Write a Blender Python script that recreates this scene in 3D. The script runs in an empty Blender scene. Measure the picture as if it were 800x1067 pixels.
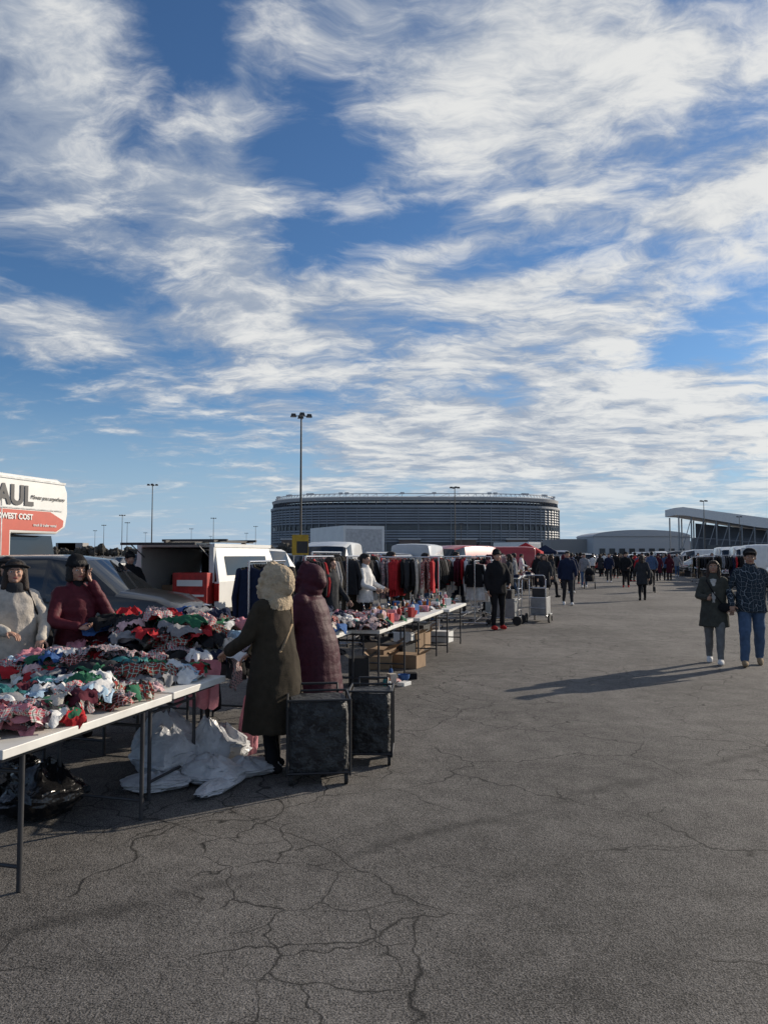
import bpy, bmesh, math, random, time
from mathutils import Vector, Matrix, noise as mn
from mathutils.bvhtree import BVHTree
D=bpy.data; C=bpy.context; S=C.scene
random.seed(11)
rnd=random.random; U=random.uniform
V=Vector
T0=time.time()
def log(s): print('LOG',s,round(time.time()-T0,1))
# ------------------------------------------------------------------ node helpers
nt=None; L=None
def nd(t,**k):
    n=nt.nodes.new(t)
    for a,b in k.items(): setattr(n,a,b)
    return n
def M(op,a,b=None,c=None,clamp=False):
    n=nd('ShaderNodeMath',operation=op,use_clamp=clamp)
    for i,x in enumerate((a,b,c)):
        if x is None: continue
        if isinstance(x,(int,float)): n.inputs[i].default_value=x
        else: L.new(x,n.inputs[i])
    return n.outputs[0]
def noise(vec,scale,detail=8,rough=.55,dist=0,dim='3D'):
    n=nd('ShaderNodeTexNoise',noise_dimensions=dim)
    if vec is not None: L.new(vec,n.inputs['Vector'])
    n.inputs['Scale'].default_value=scale
    n.inputs['Detail'].default_value=detail; n.inputs['Roughness'].default_value=rough
    n.inputs['Distortion'].default_value=dist
    return n
def comb(x,y,z=0.0):
    n=nd('ShaderNodeCombineXYZ')
    for i,a in enumerate((x,y,z)):
        if isinstance(a,(int,float)): n.inputs[i].default_value=a
        else: L.new(a,n.inputs[i])
    return n.outputs[0]
def step(x,a,b,lo=0.0,hi=1.0,smooth=True):
    mr=nd('ShaderNodeMapRange',interpolation_type='SMOOTHSTEP' if smooth else 'LINEAR'); L.new(x,mr.inputs[0])
    for i,q in enumerate((a,b,lo,hi)): mr.inputs[i+1].default_value=q
    return mr.outputs[0]
def mixc(f,a,b):
    n=nd('ShaderNodeMix',data_type='RGBA')
    if isinstance(f,(int,float)): n.inputs[0].default_value=f
    else: L.new(f,n.inputs[0])
    for i,x in ((6,a),(7,b)):
        if isinstance(x,tuple): n.inputs[i].default_value=(*x[:3],1)
        else: L.new(x,n.inputs[i])
    return n.outputs[2]
# ------------------------------------------------------------------ world
SUN_EL=math.radians(20); SUN_AZ=math.radians(56)
w=D.worlds.new("World"); S.world=w; w.use_nodes=True
try:
    w.cycles.sampling_method='MANUAL'; w.cycles.sample_map_resolution=256
except Exception as e: print(e)
nt=w.node_tree; nt.nodes.clear(); L=nt.links
tc=nd('ShaderNodeTexCoord')
sp=nd('ShaderNodeSeparateXYZ'); L.new(tc.outputs['Generated'],sp.inputs[0])
dx,dy,dz=sp.outputs
zz=M('ADD',M('MAXIMUM',dz,0.0),0.14)
px=M('DIVIDE',dx,zz); py=M('DIVIDE',dy,zz)
P=comb(px,py)
w1=noise(P,1.2,4,.60,0,'2D')
sv=nd('ShaderNodeSeparateXYZ'); L.new(w1.outputs['Color'],sv.inputs[0])
wx=M('SUBTRACT',sv.outputs[0],.5); wy=M('SUBTRACT',sv.outputs[1],.5)
def vma(a,b,c):
    n=nd('ShaderNodeVectorMath',operation='MULTIPLY_ADD')
    for i,x in enumerate((a,b,c)):
        if isinstance(x,tuple): n.inputs[i].default_value=x
        else: L.new(x,n.inputs[i])
    return n.outputs[0]
WV=comb(wx,wy)
XY=vma(WV,(.36,.36,0),P)
def mapn(v,loc,rz,sc,typ='POINT'):
    n=nd('ShaderNodeMapping',vector_type=typ); L.new(v,n.inputs[0]); n.inputs['Location'].default_value=loc; n.inputs['Rotation'].default_value=(0,0,rz); n.inputs['Scale'].default_value=sc; return n.outputs[0]
big=noise(mapn(XY,(3.1,1.7,0),math.radians(-35),(1,1.25,1)),2.1,8,.62,0,'2D').outputs[0]
fib=noise(mapn(XY,(0,0,0),math.radians(-68),(1.1,2.0,1)),3.2,6,.66,0,'2D').outputs[0]
az=M('MULTIPLY',M('ARCTAN2',dx,dy),57.2958); el=M('MULTIPLY',M('ARCSINE',dz),57.2958)
AE=vma(WV,(14,9,0),comb(az,el))
blobs=[(-25,32,7,5,0,.28),(-24,24.5,7,3.5,0,.24),(-11.5,24.5,3.6,6.5,-14,.34),(-9,19,7,2.6,0,.26),(-21,14.5,10,2.2,0,.24),
(6,33,11,4.0,-8,.24),(19,31,9,5.5,0,.24),(21,24,10,1.6,20,.42),(8,17.5,13,2.8,0,.24),(18,11.5,13,4.5,0,.30),(4,10,13,3.2,0,.26),(14,5.5,16,3,0,.30),(10,26,9,3.5,20,.12),
(-16,34,3.0,5.5,-28,-.50),(-6,28.5,2.2,4.0,14,-.34),(-1,23,4,1.5,0,-.34),(13,21.3,6,1.2,12,-.42),(25,17.5,4.5,1.6,0,-.42),(20,14.5,4,1.0,0,-.32),
(-20,6.5,13,2.8,0,-.22),(-25,11.3,6,1.2,0,-.26),(-26,18,4,1.0,0,-.3),(-9,8.5,5,1.2,0,-.12)]
bias=None
for a,e,sa,se,r,amp in blobs:
    mp=mapn(AE,(a,e,0),math.radians(r),(sa*1.9,se*1.9,1),'TEXTURE')
    g=nd('ShaderNodeTexGradient',gradient_type='SPHERICAL'); L.new(mp,g.inputs[0])
    bias=M('MULTIPLY',g.outputs[1],amp) if bias is None else M('MULTIPLY_ADD',g.outputs[1],amp,bias)
den=M('ADD',M('ADD',M('MULTIPLY',big,1.35),M('MULTIPLY',fib,.65)),M('ADD',bias,-.875))
cov=M('MULTIPLY',step(den,-.08,.50,0,.95),step(el,.5,7,.40,1))
shade=M('ADD',M('MULTIPLY',fib,1.1),M('MULTIPLY',big,.8))
thick=step(M('ADD',shade,step(az,-25,30,-.22,.04,False)),.66,1.14)
sky=nd('ShaderNodeTexSky',sky_type='NISHITA',sun_disc=False,sun_elevation=SUN_EL,sun_rotation=SUN_AZ)
sky.air_density=1.0; sky.dust_density=.3; sky.ozone_density=2.0
tint=nd('ShaderNodeVectorMath',operation='MULTIPLY'); L.new(sky.outputs[0],tint.inputs[0]); tint.inputs[1].default_value=(.54,.77,1.02)
bg=nd('ShaderNodeBackground'); L.new(tint.outputs[0],bg.inputs[0]); bg.inputs[1].default_value=.10
hz=nd('ShaderNodeBackground'); hz.inputs[0].default_value=(.38,.52,.68,1); hz.inputs[1].default_value=1
hf=step(el,-1,13,.95,0)
mh=nd('ShaderNodeMixShader'); L.new(hf,mh.inputs[0]); L.new(bg.outputs[0],mh.inputs[1]); L.new(hz.outputs[0],mh.inputs[2])
bc=nd('ShaderNodeBackground'); L.new(mixc(thick,(.37,.43,.53),(.86,.86,.84)),bc.inputs[0]); bc.inputs[1].default_value=.95
mx=nd('ShaderNodeMixShader'); L.new(cov,mx.inputs[0]); L.new(mh.outputs[0],mx.inputs[1]); L.new(bc.outputs[0],mx.inputs[2])
o=nd('ShaderNodeOutputWorld'); L.new(mx.outputs[0],o.inputs[0])
sd=V((math.cos(SUN_EL)*math.sin(SUN_AZ),math.cos(SUN_EL)*math.cos(SUN_AZ),math.sin(SUN_EL)))
l=D.lights.new('sun','SUN'); l.energy=5; l.angle=math.radians(.5); l.color=(1,.88,.72)
lo=D.objects.new('sun',l); S.collection.objects.link(lo); lo.rotation_euler=sd.to_track_quat('Z','Y').to_euler()
# ------------------------------------------------------------------ materials
MATS={}
def newmat(name):
    global nt,L
    m=D.materials.new(name); m.use_nodes=True; nt=m.node_tree; L=nt.links
    return m,nt.nodes['Principled BSDF']
def mat(name,col,rough=.6,metal=0,var=.25,vs=6,bump=0,bs=40,spec=None,coat=0,alpha=None,trans=0):
    if name in MATS: return MATS[name]
    m,b=newmat(name)
    tcn=nd('ShaderNodeTexCoord')
    n=noise(tcn.outputs['Object'],vs,3,.6)
    f=step(n.outputs[0],.3,.7,1-var,1+var*.6,False)
    vm=nd('ShaderNodeVectorMath',operation='SCALE'); vm.inputs[0].default_value=col[:3]; L.new(f,vm.inputs['Scale'])
    L.new(vm.outputs[0],b.inputs['Base Color'])
    b.inputs['Roughness'].default_value=rough; b.inputs['Metallic'].default_value=metal
    if spec is not None: b.inputs['Specular IOR Level'].default_value=spec
    if coat: b.inputs['Coat Weight'].default_value=coat; b.inputs['Coat Roughness'].default_value=.05
    if bump:
        n2=noise(tcn.outputs['Object'],bs,2,.6)
        bp=nd('ShaderNodeBump'); bp.inputs['Strength'].default_value=1; bp.inputs['Distance'].default_value=bump
        L.new(n2.outputs[0],bp.inputs['Height']); L.new(bp.outputs[0],b.inputs['Normal'])
    MATS[name]=m; return m
def cloth(name,col,rough=.9,bump=.004,bs=60): return mat(name,col,rough,var=.22,vs=14,bump=bump,bs=bs,spec=.2)
def plaid(name,c1,c2,c3,sc=14):
    if name in MATS: return MATS[name]
    m,b=newmat(name)
    tcn=nd('ShaderNodeTexCoord'); s=nd('ShaderNodeSeparateXYZ')
    n=noise(tcn.outputs['Object'],6,2,.5); vm=nd('ShaderNodeVectorMath',operation='MULTIPLY_ADD')
    L.new(n.outputs['Color'],vm.inputs[0]); vm.inputs[1].default_value=(.14,.14,.14); L.new(tcn.outputs['Object'],vm.inputs[2])
    L.new(vm.outputs[0],s.inputs[0])
    u=M('ADD',s.outputs[0],M('MULTIPLY',s.outputs[1],.35)); v=M('ADD',s.outputs[2],M('MULTIPLY',s.outputs[1],.8))
    fu=M('FRACT',M('MULTIPLY',u,sc)); fv=M('FRACT',M('MULTIPLY',v,sc))
    a=M('GREATER_THAN',fu,.55); c=M('GREATER_THAN',fv,.55); lsum=M('MULTIPLY',M('ADD',a,c),.5)
    thin=M('MAXIMUM',M('LESS_THAN',M('ABSOLUTE',M('SUBTRACT',fu,.25)),.05),M('LESS_THAN',M('ABSOLUTE',M('SUBTRACT',fv,.25)),.05))
    L.new(mixc(thin,mixc(lsum,c1,c2),c3),b.inputs['Base Color']); b.inputs['Roughness'].default_value=.9; b.inputs['Specular IOR Level'].default_value=.2
    MATS[name]=m; return m
def camo(name,cs,sc=9,rough=.5):
    if name in MATS: return MATS[name]
    m,b=newmat(name)
    tcn=nd('ShaderNodeTexCoord'); n=noise(tcn.outputs['Object'],sc,2,.5,.6); n2=noise(tcn.outputs['Object'],sc*1.7,2,.5,.8)
    c=mixc(step(n.outputs[0],.48,.5),cs[0],cs[1]); c=mixc(step(n2.outputs[0],.56,.58),c,cs[2])
    L.new(c,b.inputs['Base Color']); b.inputs['Roughness'].default_value=rough
    n3=noise(tcn.outputs['Object'],7,4,.6); bp=nd('ShaderNodeBump'); bp.inputs['Distance'].default_value=.05; L.new(n3.outputs[0],bp.inputs['Height']); L.new(bp.outputs[0],b.inputs['Normal'])
    MATS[name]=m; return m
def paint(name='car_paint'):
    if name in MATS: return MATS[name]
    m,b=newmat(name); oi=nd('ShaderNodeObjectInfo'); tcn=nd('ShaderNodeTexCoord')
    n=noise(tcn.outputs['Object'],2.5,4,.6); f=step(n.outputs[0],.3,.7,.85,1.05,False)
    vm=nd('ShaderNodeVectorMath',operation='SCALE'); L.new(oi.outputs['Color'],vm.inputs[0]); L.new(f,vm.inputs['Scale'])
    L.new(vm.outputs[0],b.inputs['Base Color']); b.inputs['Roughness'].default_value=.35; b.inputs['Coat Weight'].default_value=.6; b.inputs['Coat Roughness'].default_value=.08
    MATS[name]=m; return m
PAINT=paint()
GLASS=mat('dark_glass',(.015,.018,.022),.06,var=.1,spec=.8)
TYRE=mat('tyre_rubber',(.02,.02,.02),.8); TRIM=mat('black_trim',(.018,.018,.02),.5); CHROME=mat('chrome',(.6,.6,.62),.25,1,.1)
ALLOY=mat('alloy',(.42,.43,.45),.35,.8); TAIL=mat('tail_light',(.35,.01,.01),.2); HEAD=mat('head_light',(.75,.77,.8),.1)
WHITE=mat('white_paint',(.74,.74,.72),.45,var=.08,vs=2); STEEL=mat('galvanised_steel',(.30,.31,.32),.5,.6); DSTEEL=mat('dark_steel',(.06,.06,.065),.5,.5)
TTOP=mat('plastic_table_top',(.70,.69,.65),.5,var=.12); CARD=mat('cardboard',(.30,.20,.12),.85,var=.2); REDBOX=mat('red_box',(.45,.03,.025),.5,var=.4,vs=7)
SKIN=mat('skin',(.46,.26,.18),.55,var=.08); SKIN2=mat('skin_tan',(.38,.21,.135),.55,var=.08); LIPS=mat('lips',(.36,.10,.09),.5); EYE=mat('eye_white',(.6,.58,.55),.3); IRIS=mat('eye_iris',(.02,.012,.01),.2)
HAIRB=mat('hair_black',(.012,.010,.009),.7,var=.4,vs=60,bump=.01,bs=90); HAIRBR=mat('hair_brown',(.035,.019,.011),.7,var=.4,vs=60,bump=.01,bs=90)
INTERIOR=mat('van_interior',(.02,.02,.022),.8)
CL={'black':cloth('cloth_black',(.014,.014,.016)),'char':cloth('cloth_charcoal',(.035,.036,.04)),'navy':cloth('cloth_navy',(.015,.022,.05)),
'red':cloth('cloth_red',(.40,.022,.028)),'maroon':cloth('cloth_maroon',(.09,.016,.028)),'white':cloth('cloth_white',(.72,.71,.69)),'grey':cloth('cloth_grey',(.24,.24,.25)),
'green':cloth('cloth_green',(.03,.13,.07)),'blue':cloth('cloth_blue',(.05,.12,.30)),'pink':cloth('cloth_pink',(.58,.24,.28)),'cream':cloth('cloth_cream',(.55,.50,.43)),
'olive':cloth('cloth_olive',(.05,.042,.03)),'denim':cloth('cloth_denim',(.07,.12,.21)),'tan':cloth('cloth_tan',(.33,.24,.15)),'teal':cloth('cloth_teal',(.05,.20,.20)),'orange':cloth('cloth_orange',(.5,.15,.03)),'sky':cloth('cloth_pale_blue',(.35,.48,.60)),'rose':cloth('cloth_pale_pink',(.66,.44,.44))}
CL['fleece']=cloth('fleece_beige',(.50,.40,.28),1,.012,70)
CL['p_red']=plaid('plaid_red',(.42,.03,.03),(.03,.05,.04),(.6,.6,.55),30); CL['p_wht']=plaid('plaid_white',(.66,.63,.60),(.45,.06,.08),(.02,.08,.05),34); CL['p_grn']=plaid('plaid_green',(.04,.10,.06),(.30,.03,.03),(.55,.55,.5),28)
CL['p_blu']=plaid('plaid_blue_shirt',(.012,.016,.022),(.03,.045,.06),(.18,.20,.22),16); CL['p_gry']=plaid('plaid_grey',(.5,.5,.5),(.05,.05,.06),(.4,.03,.03),38)
# ------------------------------------------------------------------ mesh builder
class MB:
    def __init__(s): s.v=[];s.f=[];s.m=[];s.mats=[]
    def mi(s,m):
        if m not in s.mats: s.mats.append(m)
        return s.mats.index(m)
    def add(s,vs,fs,m,X=None):
        o=len(s.v); k=s.mi(m)
        for p in vs:
            p=V(p)
            if X is not None: p=X@p
            s.v.append(p)
        for f in fs: s.f.append([i+o for i in f]); s.m.append(k)
    def box(s,c,d,m,X=None,taper=1.0):
        x,y,z=c; a,b,h=d[0]/2,d[1]/2,d[2]/2; t=taper
        vs=[(x-a,y-b,z-h),(x+a,y-b,z-h),(x+a,y+b,z-h),(x-a,y+b,z-h),(x-a*t,y-b*t,z+h),(x+a*t,y-b*t,z+h),(x+a*t,y+b*t,z+h),(x-a*t,y+b*t,z+h)]
        s.add(vs,[(3,2,1,0),(4,5,6,7),(0,1,5,4),(1,2,6,5),(2,3,7,6),(3,0,4,7)],m,X)
    def rings(s,rs,m,X=None,caps=True,mfn=None):
        n=len(rs[0]); vs=[p for r in rs for p in r]
        o=len(s.v); s.add(vs,[],m,X); k=s.mi(m)
        for i in range(len(rs)-1):
            for j in range(n):
                a=i*n+j; b=i*n+(j+1)%n
                s.f.append([o+a,o+b,o+b+n,o+a+n]); s.m.append(k if mfn is None else s.mi(mfn(i,j)))
        if caps:
            s.f.append([o+j for j in range(n)][::-1]); s.m.append(k)
            e=o+(len(rs)-1)*n; s.f.append([e+j for j in range(n)]); s.m.append(k)
    def cyl(s,a,b,ra,rb,m,X=None,n=10,caps=True):
        a=V(a);b=V(b); d=(b-a).normalized(); u=d.orthogonal().normalized(); v=d.cross(u)
        r=lambda c,q:[c+(u*math.cos(t)+v*math.sin(t))*q for t in [2*math.pi*i/n for i in range(n)]]
        s.rings([r(a,ra),r(b,rb)],m,X,caps)
    def cap(s,a,b,ra,rb,m,X=None,n=12):
        a=V(a);b=V(b); d=(b-a).normalized() if (b-a).length>1e-6 else V((0,0,1)); u=d.orthogonal().normalized(); v=d.cross(u)
        r=lambda c,q:[c+(u*math.cos(t)+v*math.sin(t))*q for t in [2*math.pi*i/n for i in range(n)]]
        rs=[]
        for k in (-.97,-.7,-.35,0): rs.append(r(a+d*ra*k,ra*math.sqrt(1-k*k)))
        for k in (0,.35,.7,.97): rs.append(r(b+d*rb*k,rb*math.sqrt(1-k*k)))
        s.rings(rs,m,X)
    def ell(s,c,rad,m,X=None,n=16,k=10,R=None):
        rs=[]
        for i in range(1,k):
            t=-math.pi/2+math.pi*i/k; ring=[]
            for j in range(n):
                p=V((rad[0]*math.cos(t)*math.cos(2*math.pi*j/n),rad[1]*math.cos(t)*math.sin(2*math.pi*j/n),rad[2]*math.sin(t)))
                if R is not None: p=R@p
                ring.append(V(c)+p)
            rs.append(ring)
        s.rings(rs,m,X)
    def loft(s,zs,m,X=None,n=20):
        rs=[[V((cx+rx*math.cos(2*math.pi*j/n),cy+ry*math.sin(2*math.pi*j/n),z)) for j in range(n)] for cx,cy,z,rx,ry in zs]
        s.rings(rs,m,X)
    def tube(s,pts,r,m,X=None,n=8):
        for a,b in zip(pts,pts[1:]): s.cyl(a,b,r,r,m,X,n)
    def mesh(s,name):
        me=D.meshes.new(name); me.from_pydata([tuple(p) for p in s.v],[],s.f)
        for m in s.mats: me.materials.append(m)
        me.polygons.foreach_set('material_index',s.m); me.update(); return me
    def obj(s,name,parent=None,smooth=None,bevel=0,loc=None,rz=None,fixn=False):
        me=s.mesh(name)
        if fixn:
            b=bmesh.new(); b.from_mesh(me); bmesh.ops.recalc_face_normals(b,faces=b.faces); b.to_mesh(me); b.free()
        if smooth:
            me.shade_smooth(); me.set_sharp_from_angle(angle=math.radians(smooth))
        o=D.objects.new(name,me); S.collection.objects.link(o)
        if bevel:
            md=o.modifiers.new('bevel','BEVEL'); md.width=bevel; md.segments=2; md.limit_method='ANGLE'
        if parent: o.parent=parent
        if loc is not None: o.location=loc
        if rz is not None: o.rotation_euler=(0,0,rz)
        return o
def inst(name,me,loc,rz=0,sc=1,col=None,parent=None):
    o=D.objects.new(name,me); S.collection.objects.link(o); o.location=loc; o.rotation_euler=(0,0,rz)
    if isinstance(sc,(int,float)): sc=(sc,sc,sc)
    o.scale=sc
    if col: o.color=(*col,1)
    if parent: o.parent=parent
    return o
HA=math.radians(15.06); CA,SA=math.cos(HA),math.sin(HA)
def W(s,t,z=0): return V((CA*s+SA*t,-SA*s+CA*t,z))
RZ=-HA
def heading(vx,vy): return math.atan2(-vx,vy)
# ------------------------------------------------------------------ people
def remesh(mb,vox,smooth=2):
    me=mb.mesh('tmp'); o=D.objects.new('tmp',me); S.collection.objects.link(o)
    md=o.modifiers.new('r','REMESH'); md.mode='VOXEL'; md.voxel_size=vox
    if smooth: ms=o.modifiers.new('s','SMOOTH'); ms.factor=.5; ms.iterations=smooth
    dg=C.evaluated_depsgraph_get(); ev=o.evaluated_get(dg); m2=ev.to_mesh()
    vs=[v.co.copy() for v in m2.vertices]; ns=[v.normal.copy() for v in m2.vertices]; fs=[list(p.vertices) for p in m2.polygons]
    ev.to_mesh_clear(); D.objects.remove(o); D.meshes.remove(me)
    bvh=BVHTree.FromPolygons(mb.v,mb.f)
    return vs,ns,fs,bvh
STY={}
def merge(dst,mb,vox,fold=True,smooth=2):
    vs,ns,fs,bvh=remesh(mb,vox,smooth)
    vm=[]; out=[]
    for p,n in zip(vs,ns):
        q=bvh.find_nearest(p); k=mb.m[q[2]] if q[2] is not None else 0; mt=mb.mats[k]; vm.append(k)
        st=STY.get(mt.name)
        if st and fold:
            kind,amp=st
            if kind=='puff':
                z=p.z+mn.noise(p*5)*.03
                d=amp*(abs(math.sin(z*math.pi/.095))**.5-.6)+amp*1.2*mn.noise(p*14)+amp*.9*mn.noise(V((p.x*6,p.y*6,p.z*2)))
            elif kind=='fuzz': d=amp*mn.noise(p*30)+amp*mn.noise(p*70)
            else:
                d=amp*(1-2.2*abs(mn.noise(V((p.x*7,p.y*7,p.z*3.5)))))+amp*.5*mn.noise(p*17)
            p=p+n*d
        out.append(p)
    o=len(dst.v); dst.v+=out
    rem=[dst.mi(m) for m in mb.mats]
    for f in fs:
        k=max(set(vm[i] for i in f),key=lambda a:sum(vm[i]==a for i in f))
        dst.f.append([i+o for i in f]); dst.m.append(rem[k])
def hand(mb,wr,d,nrm,m,sc=1,curl=.5,side=1):
    d=V(d).normalized(); nrm=V(nrm); nrm=(nrm-d*nrm.dot(d)).normalized(); a=d.cross(nrm)*side
    wr=V(wr); R=Matrix((a,d,nrm)).transposed()
    mb.ell(wr+d*.045*sc,(.040*sc,.052*sc,.017*sc),m,R=R,n=10,k=6)
    for i,(off,ln) in enumerate(((-.029,.062),(-.010,.072),(.010,.068),(.028,.053))):
        b=wr+d*.083*sc+a*off*sc; ln*=sc
        d1=(d*math.cos(curl*.6)+nrm*math.sin(curl*.6)); d2=(d*math.cos(curl*1.6)+nrm*math.sin(curl*1.6))
        k=b+d1*ln*.55; mb.cap(b,k,.0095*sc,.0085*sc,m,n=7); mb.cap(k,k+d2*ln*.5,.0085*sc,.007*sc,m,n=7)
    b=wr+d*.03*sc-a*.034*sc; k=b+(d*.6-a*.7+nrm*.3).normalized()*.038*sc
    mb.cap(b,k,.012*sc,.010*sc,m,n=7); mb.cap(k,k+(d*.9-a*.2+nrm*.4).normalized()*.03*sc,.010*sc,.008*sc,m,n=7)
def person_mesh(name,sp,vox=.012,hv=.008):
    g=sp.get; sk=g('skin',SKIN); body=MB(); fine=MB(); raw=MB()
    lean=g('lean',0.0); build=g('build',1.0)
    Rl=Matrix.Rotation(-lean,3,'X'); pv=V((0,0,.92))
    def up(p): return pv+Rl@(V(p)-pv)
    def bend(p):
        p=V(p); a=-lean*max(0,min(1,(p.z-.80)/.25)); return pv+Matrix.Rotation(a,3,'X')@(p-pv) if p.z>.80 else p
    pants=g('pants',CL['black']); shoe=g('shoe',CL['black']); top=g('top',CL['black']); slv=g('sleeve',top)
    feet=g('feet',((-.10,0,0),(.10,0,0)))
    pw=g('pw',1.0)
    for sgn,f in zip((-1,1),feet):
        an=V((f[0],f[1],.085+f[2])); hip=V((sgn*.09,0,.90)); kn=(an+hip)/2+V((0,.045+abs(f[1])*.12,.02))
        body.cap(hip,kn,.092*build,.064*pw,pants); body.cap(kn,an+V((0,0,.03)),.062*pw,.050*pw,pants)
        body.cap(an,an+V((0,0,-.01)),.04,.04,shoe)
        tilt=Matrix.Rotation(-g('toe',0)*(1 if f[1]<-.1 else 0),3,'X')
        body.ell(an+tilt@V((0,.055,-.035)),(.047,.135,.048),shoe,R=tilt); body.ell(an+tilt@V((0,-.03,-.045)),(.042,.06,.04),shoe,R=tilt)
    b=build
    tz=[(0,0,.86,.12*b,.10*b),(0,0,.95,.165*b,.118*b),(0,0,1.05,.145*b,.108*b),(0,.005,1.18,.158*b,.118*b),(0,.005,1.30,.178*b,.118*b),(0,-.005,1.385,.165*b,.095*b),(0,-.01,1.44,.09,.07),(0,-.005,1.50,.055,.058)]
    def bl(rs,m,n=24):
        R=[[bend((cx+rx*math.cos(2*math.pi*j/n),cy+ry*math.sin(2*math.pi*j/n),z)) for j in range(n)] for cx,cy,z,rx,ry in rs]
        body.rings(R,m)
    bl(tz,top)
    if g('inner'): bl([(0,.03,.92,.09,.105*b),(0,.03,1.2,.085,.105*b),(0,.03,1.40,.07,.085)],g('inner'))
    hem=g('hem',.86); fl=g('flare',1.0); cw=g('coatw',1.0)
    if hem<.85 or g('coat'):
        zs=[]; n=9
        for i in range(n):
            f=i/(n-1); z=hem+(1.12-hem)*f
            zs.append((0,0,z,(.175+.055*(1-f)*fl)*b*cw,(.130+.055*(1-f)*fl)*b*cw))
        zs+=[(0,.0,1.25,.180*b*cw,.132*b*cw),(0,-.005,1.36,.170*b*cw,.112*b*cw),(0,-.01,1.43,.11*b,.09*b),(0,-.01,1.49,.07,.07)]
        bl(zs,top)
        if g('front'): bl([(0,.055*b,hem+.02,.10,.125*b*cw),(0,.045,1.0,.09,.10*b*cw),(0,.035,1.38,.06,.085*cw)],g('front'))
    ar=g('armr',1.0)
    arms=g('arms',(((-.24,.02,1.12),(-.24,.10,.90)),((.24,.02,1.12),(.24,.10,.90))))
    for sgn,(e,wv) in zip((-1,1),arms):
        sh=up((sgn*.155*b,-.005,1.375)); e=up(e); wv=up(wv)
        body.cap(up((0,-.005,1.385)),sh,.075,.066*ar,top); body.cap(sh,e,.062*ar,.050*ar,slv); body.cap(e,wv,.050*ar,.040*ar,slv)
        d=(wv-e).normalized(); hand(raw,wv+d*.015,d,g('palm',(-sgn,.3,0)),sk,1,g('curl',.6),side=sgn)
    hy,hp=g('hyaw',0),g('hpitch',0); nk=V((0,0,1.47))
    HR=Matrix.Rotation(hy,4,'Z')@Matrix.Rotation(-hp,4,'X')
    X=Matrix.Translation(pv)@Rl.to_4x4()@Matrix.Translation(-pv)@Matrix.Translation(nk)@HR@Matrix.Translation(-nk)
    fine.cap((0,-.01,1.44),(0,.0,1.53),.058,.052,sk,X)
    fine.ell((0,-.005,1.615),(.074,.092,.088),sk,X); fine.ell((0,.025,1.555),(.056,.066,.060),sk,X); fine.ell((0,.07,1.515),(.025,.02,.018),sk,X,n=10,k=6)
    fine.cap((0,.086,1.605),(0,.108,1.575),.009,.014,sk,X,n=8); fine.cap((-.03,.078,1.622),(.03,.078,1.622),.012,.012,sk,X,n=8)
    for q in (-1,1):
        fine.ell((q*.076,0,1.59),(.010,.02,.030),sk,X,n=8,k=6); fine.ell((q*.036,.066,1.572),(.022,.02,.018),sk,X,n=8,k=6)
        raw.ell((q*.031,.079,1.603),(.014,.010,.008),EYE,X,n=8,k=6); raw.ell((q*.031,.086,1.603),(.006,.005,.006),IRIS,X,n=8,k=6)
        raw.cap((q*.018,.090,1.624),(q*.045,.083,1.626),.004,.003,g('hair') or HAIRB,X,n=6)
    raw.ell((0,.088,1.543),(.024,.008,.008),LIPS,X,n=10,k=6)
    hr=g('hair',HAIRB)
    if hr and not g('hood'):
        fine.ell((0,-.020,1.636),(.088,.098,.088),hr,X)
        fine.ell((0,.035,1.672),(.072,.058,.040),hr,X)
        hl=g('hairlen',0)
        if hl:
            for q in (-1,1): fine.cap((q*.072,.0,1.63),(q*.088,.03,1.62-hl),.032,.036,hr,X)
            fine.cap((0,-.075,1.60),(0,-.085,1.62-hl),.065,.06,hr,X)
        else: fine.ell((0,-.05,1.585),(.07,.055,.05),hr,X)
    if g('hood'):
        hm=g('hood'); hb=MB(); hs=g('hoods',1.0)
        hb.ell((0,-.035,1.615),(.115*hs,.125*hs,.135*hs),hm,X); hb.ell((0,-.045,1.51),(.125*hs,.11*hs,.09*hs),hm,X)
        hb.cap((0,-.10,1.68),(0,-.12,1.60),.06,.08,hm,X)
        for i in range(16):
            a=2*math.pi*i/16; hb.ell((.092*hs*math.sin(a),.062,1.60+.125*hs*math.cos(a)),(.032,.036,.032),g('furm',hm),X,n=8,k=6)
        k0=len(body.v)
        for f,mm in zip(hb.f,hb.m): body.f.append([i+k0 for i in f]); body.m.append(body.mi(hb.mats[mm]))
        body.v+=hb.v
    else:
        body.cap(up((-.02,-.02,1.455)),up((.02,-.02,1.455)),.072,.072,g('collar',top))
    hat=g('hat')
    if hat:
        hm,kind=hat
        fine.ell((0,-.014,1.662),(.094,.106,.076),hm,X)
        if kind=='cap': raw.ell((0,.120,1.672),(.068,.065,.010),hm,X,n=14,k=6)
        if kind=='beanie':
            for i in range(14):
                a=2*math.pi*i/14; fine.ell((.084*math.cos(a),-.012+.096*math.sin(a),1.652),(.02,.02,.018),hm,X,n=8,k=6)
            fine.ell((0,-.03,1.70),(.078,.088,.062),hm,X)
        if kind=='brim': raw.ell((0,.0,1.660),(.13,.15,.012),hm,X,n=18,k=6)
    for fn in g('extra',()): fn(body,raw,up,X)
    out=MB(); merge(out,body,vox); merge(out,fine,hv,fold=True,smooth=1)
    o=len(out.v); out.v+=raw.v
    for f,mm in zip(raw.f,raw.m): out.f.append([i+o for i in f]); out.m.append(out.mi(raw.mats[mm]))
    me=out.mesh(name); me.shade_smooth(); return me
PUFFM=cloth('puffer_maroon',(.10,.015,.024),.6,.003,50); PUFFM2=cloth('puffer_wine',(.055,.012,.022),.6,.003,50); PUFFC=cloth('puffer_cream',(.50,.45,.39),.7)
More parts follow.
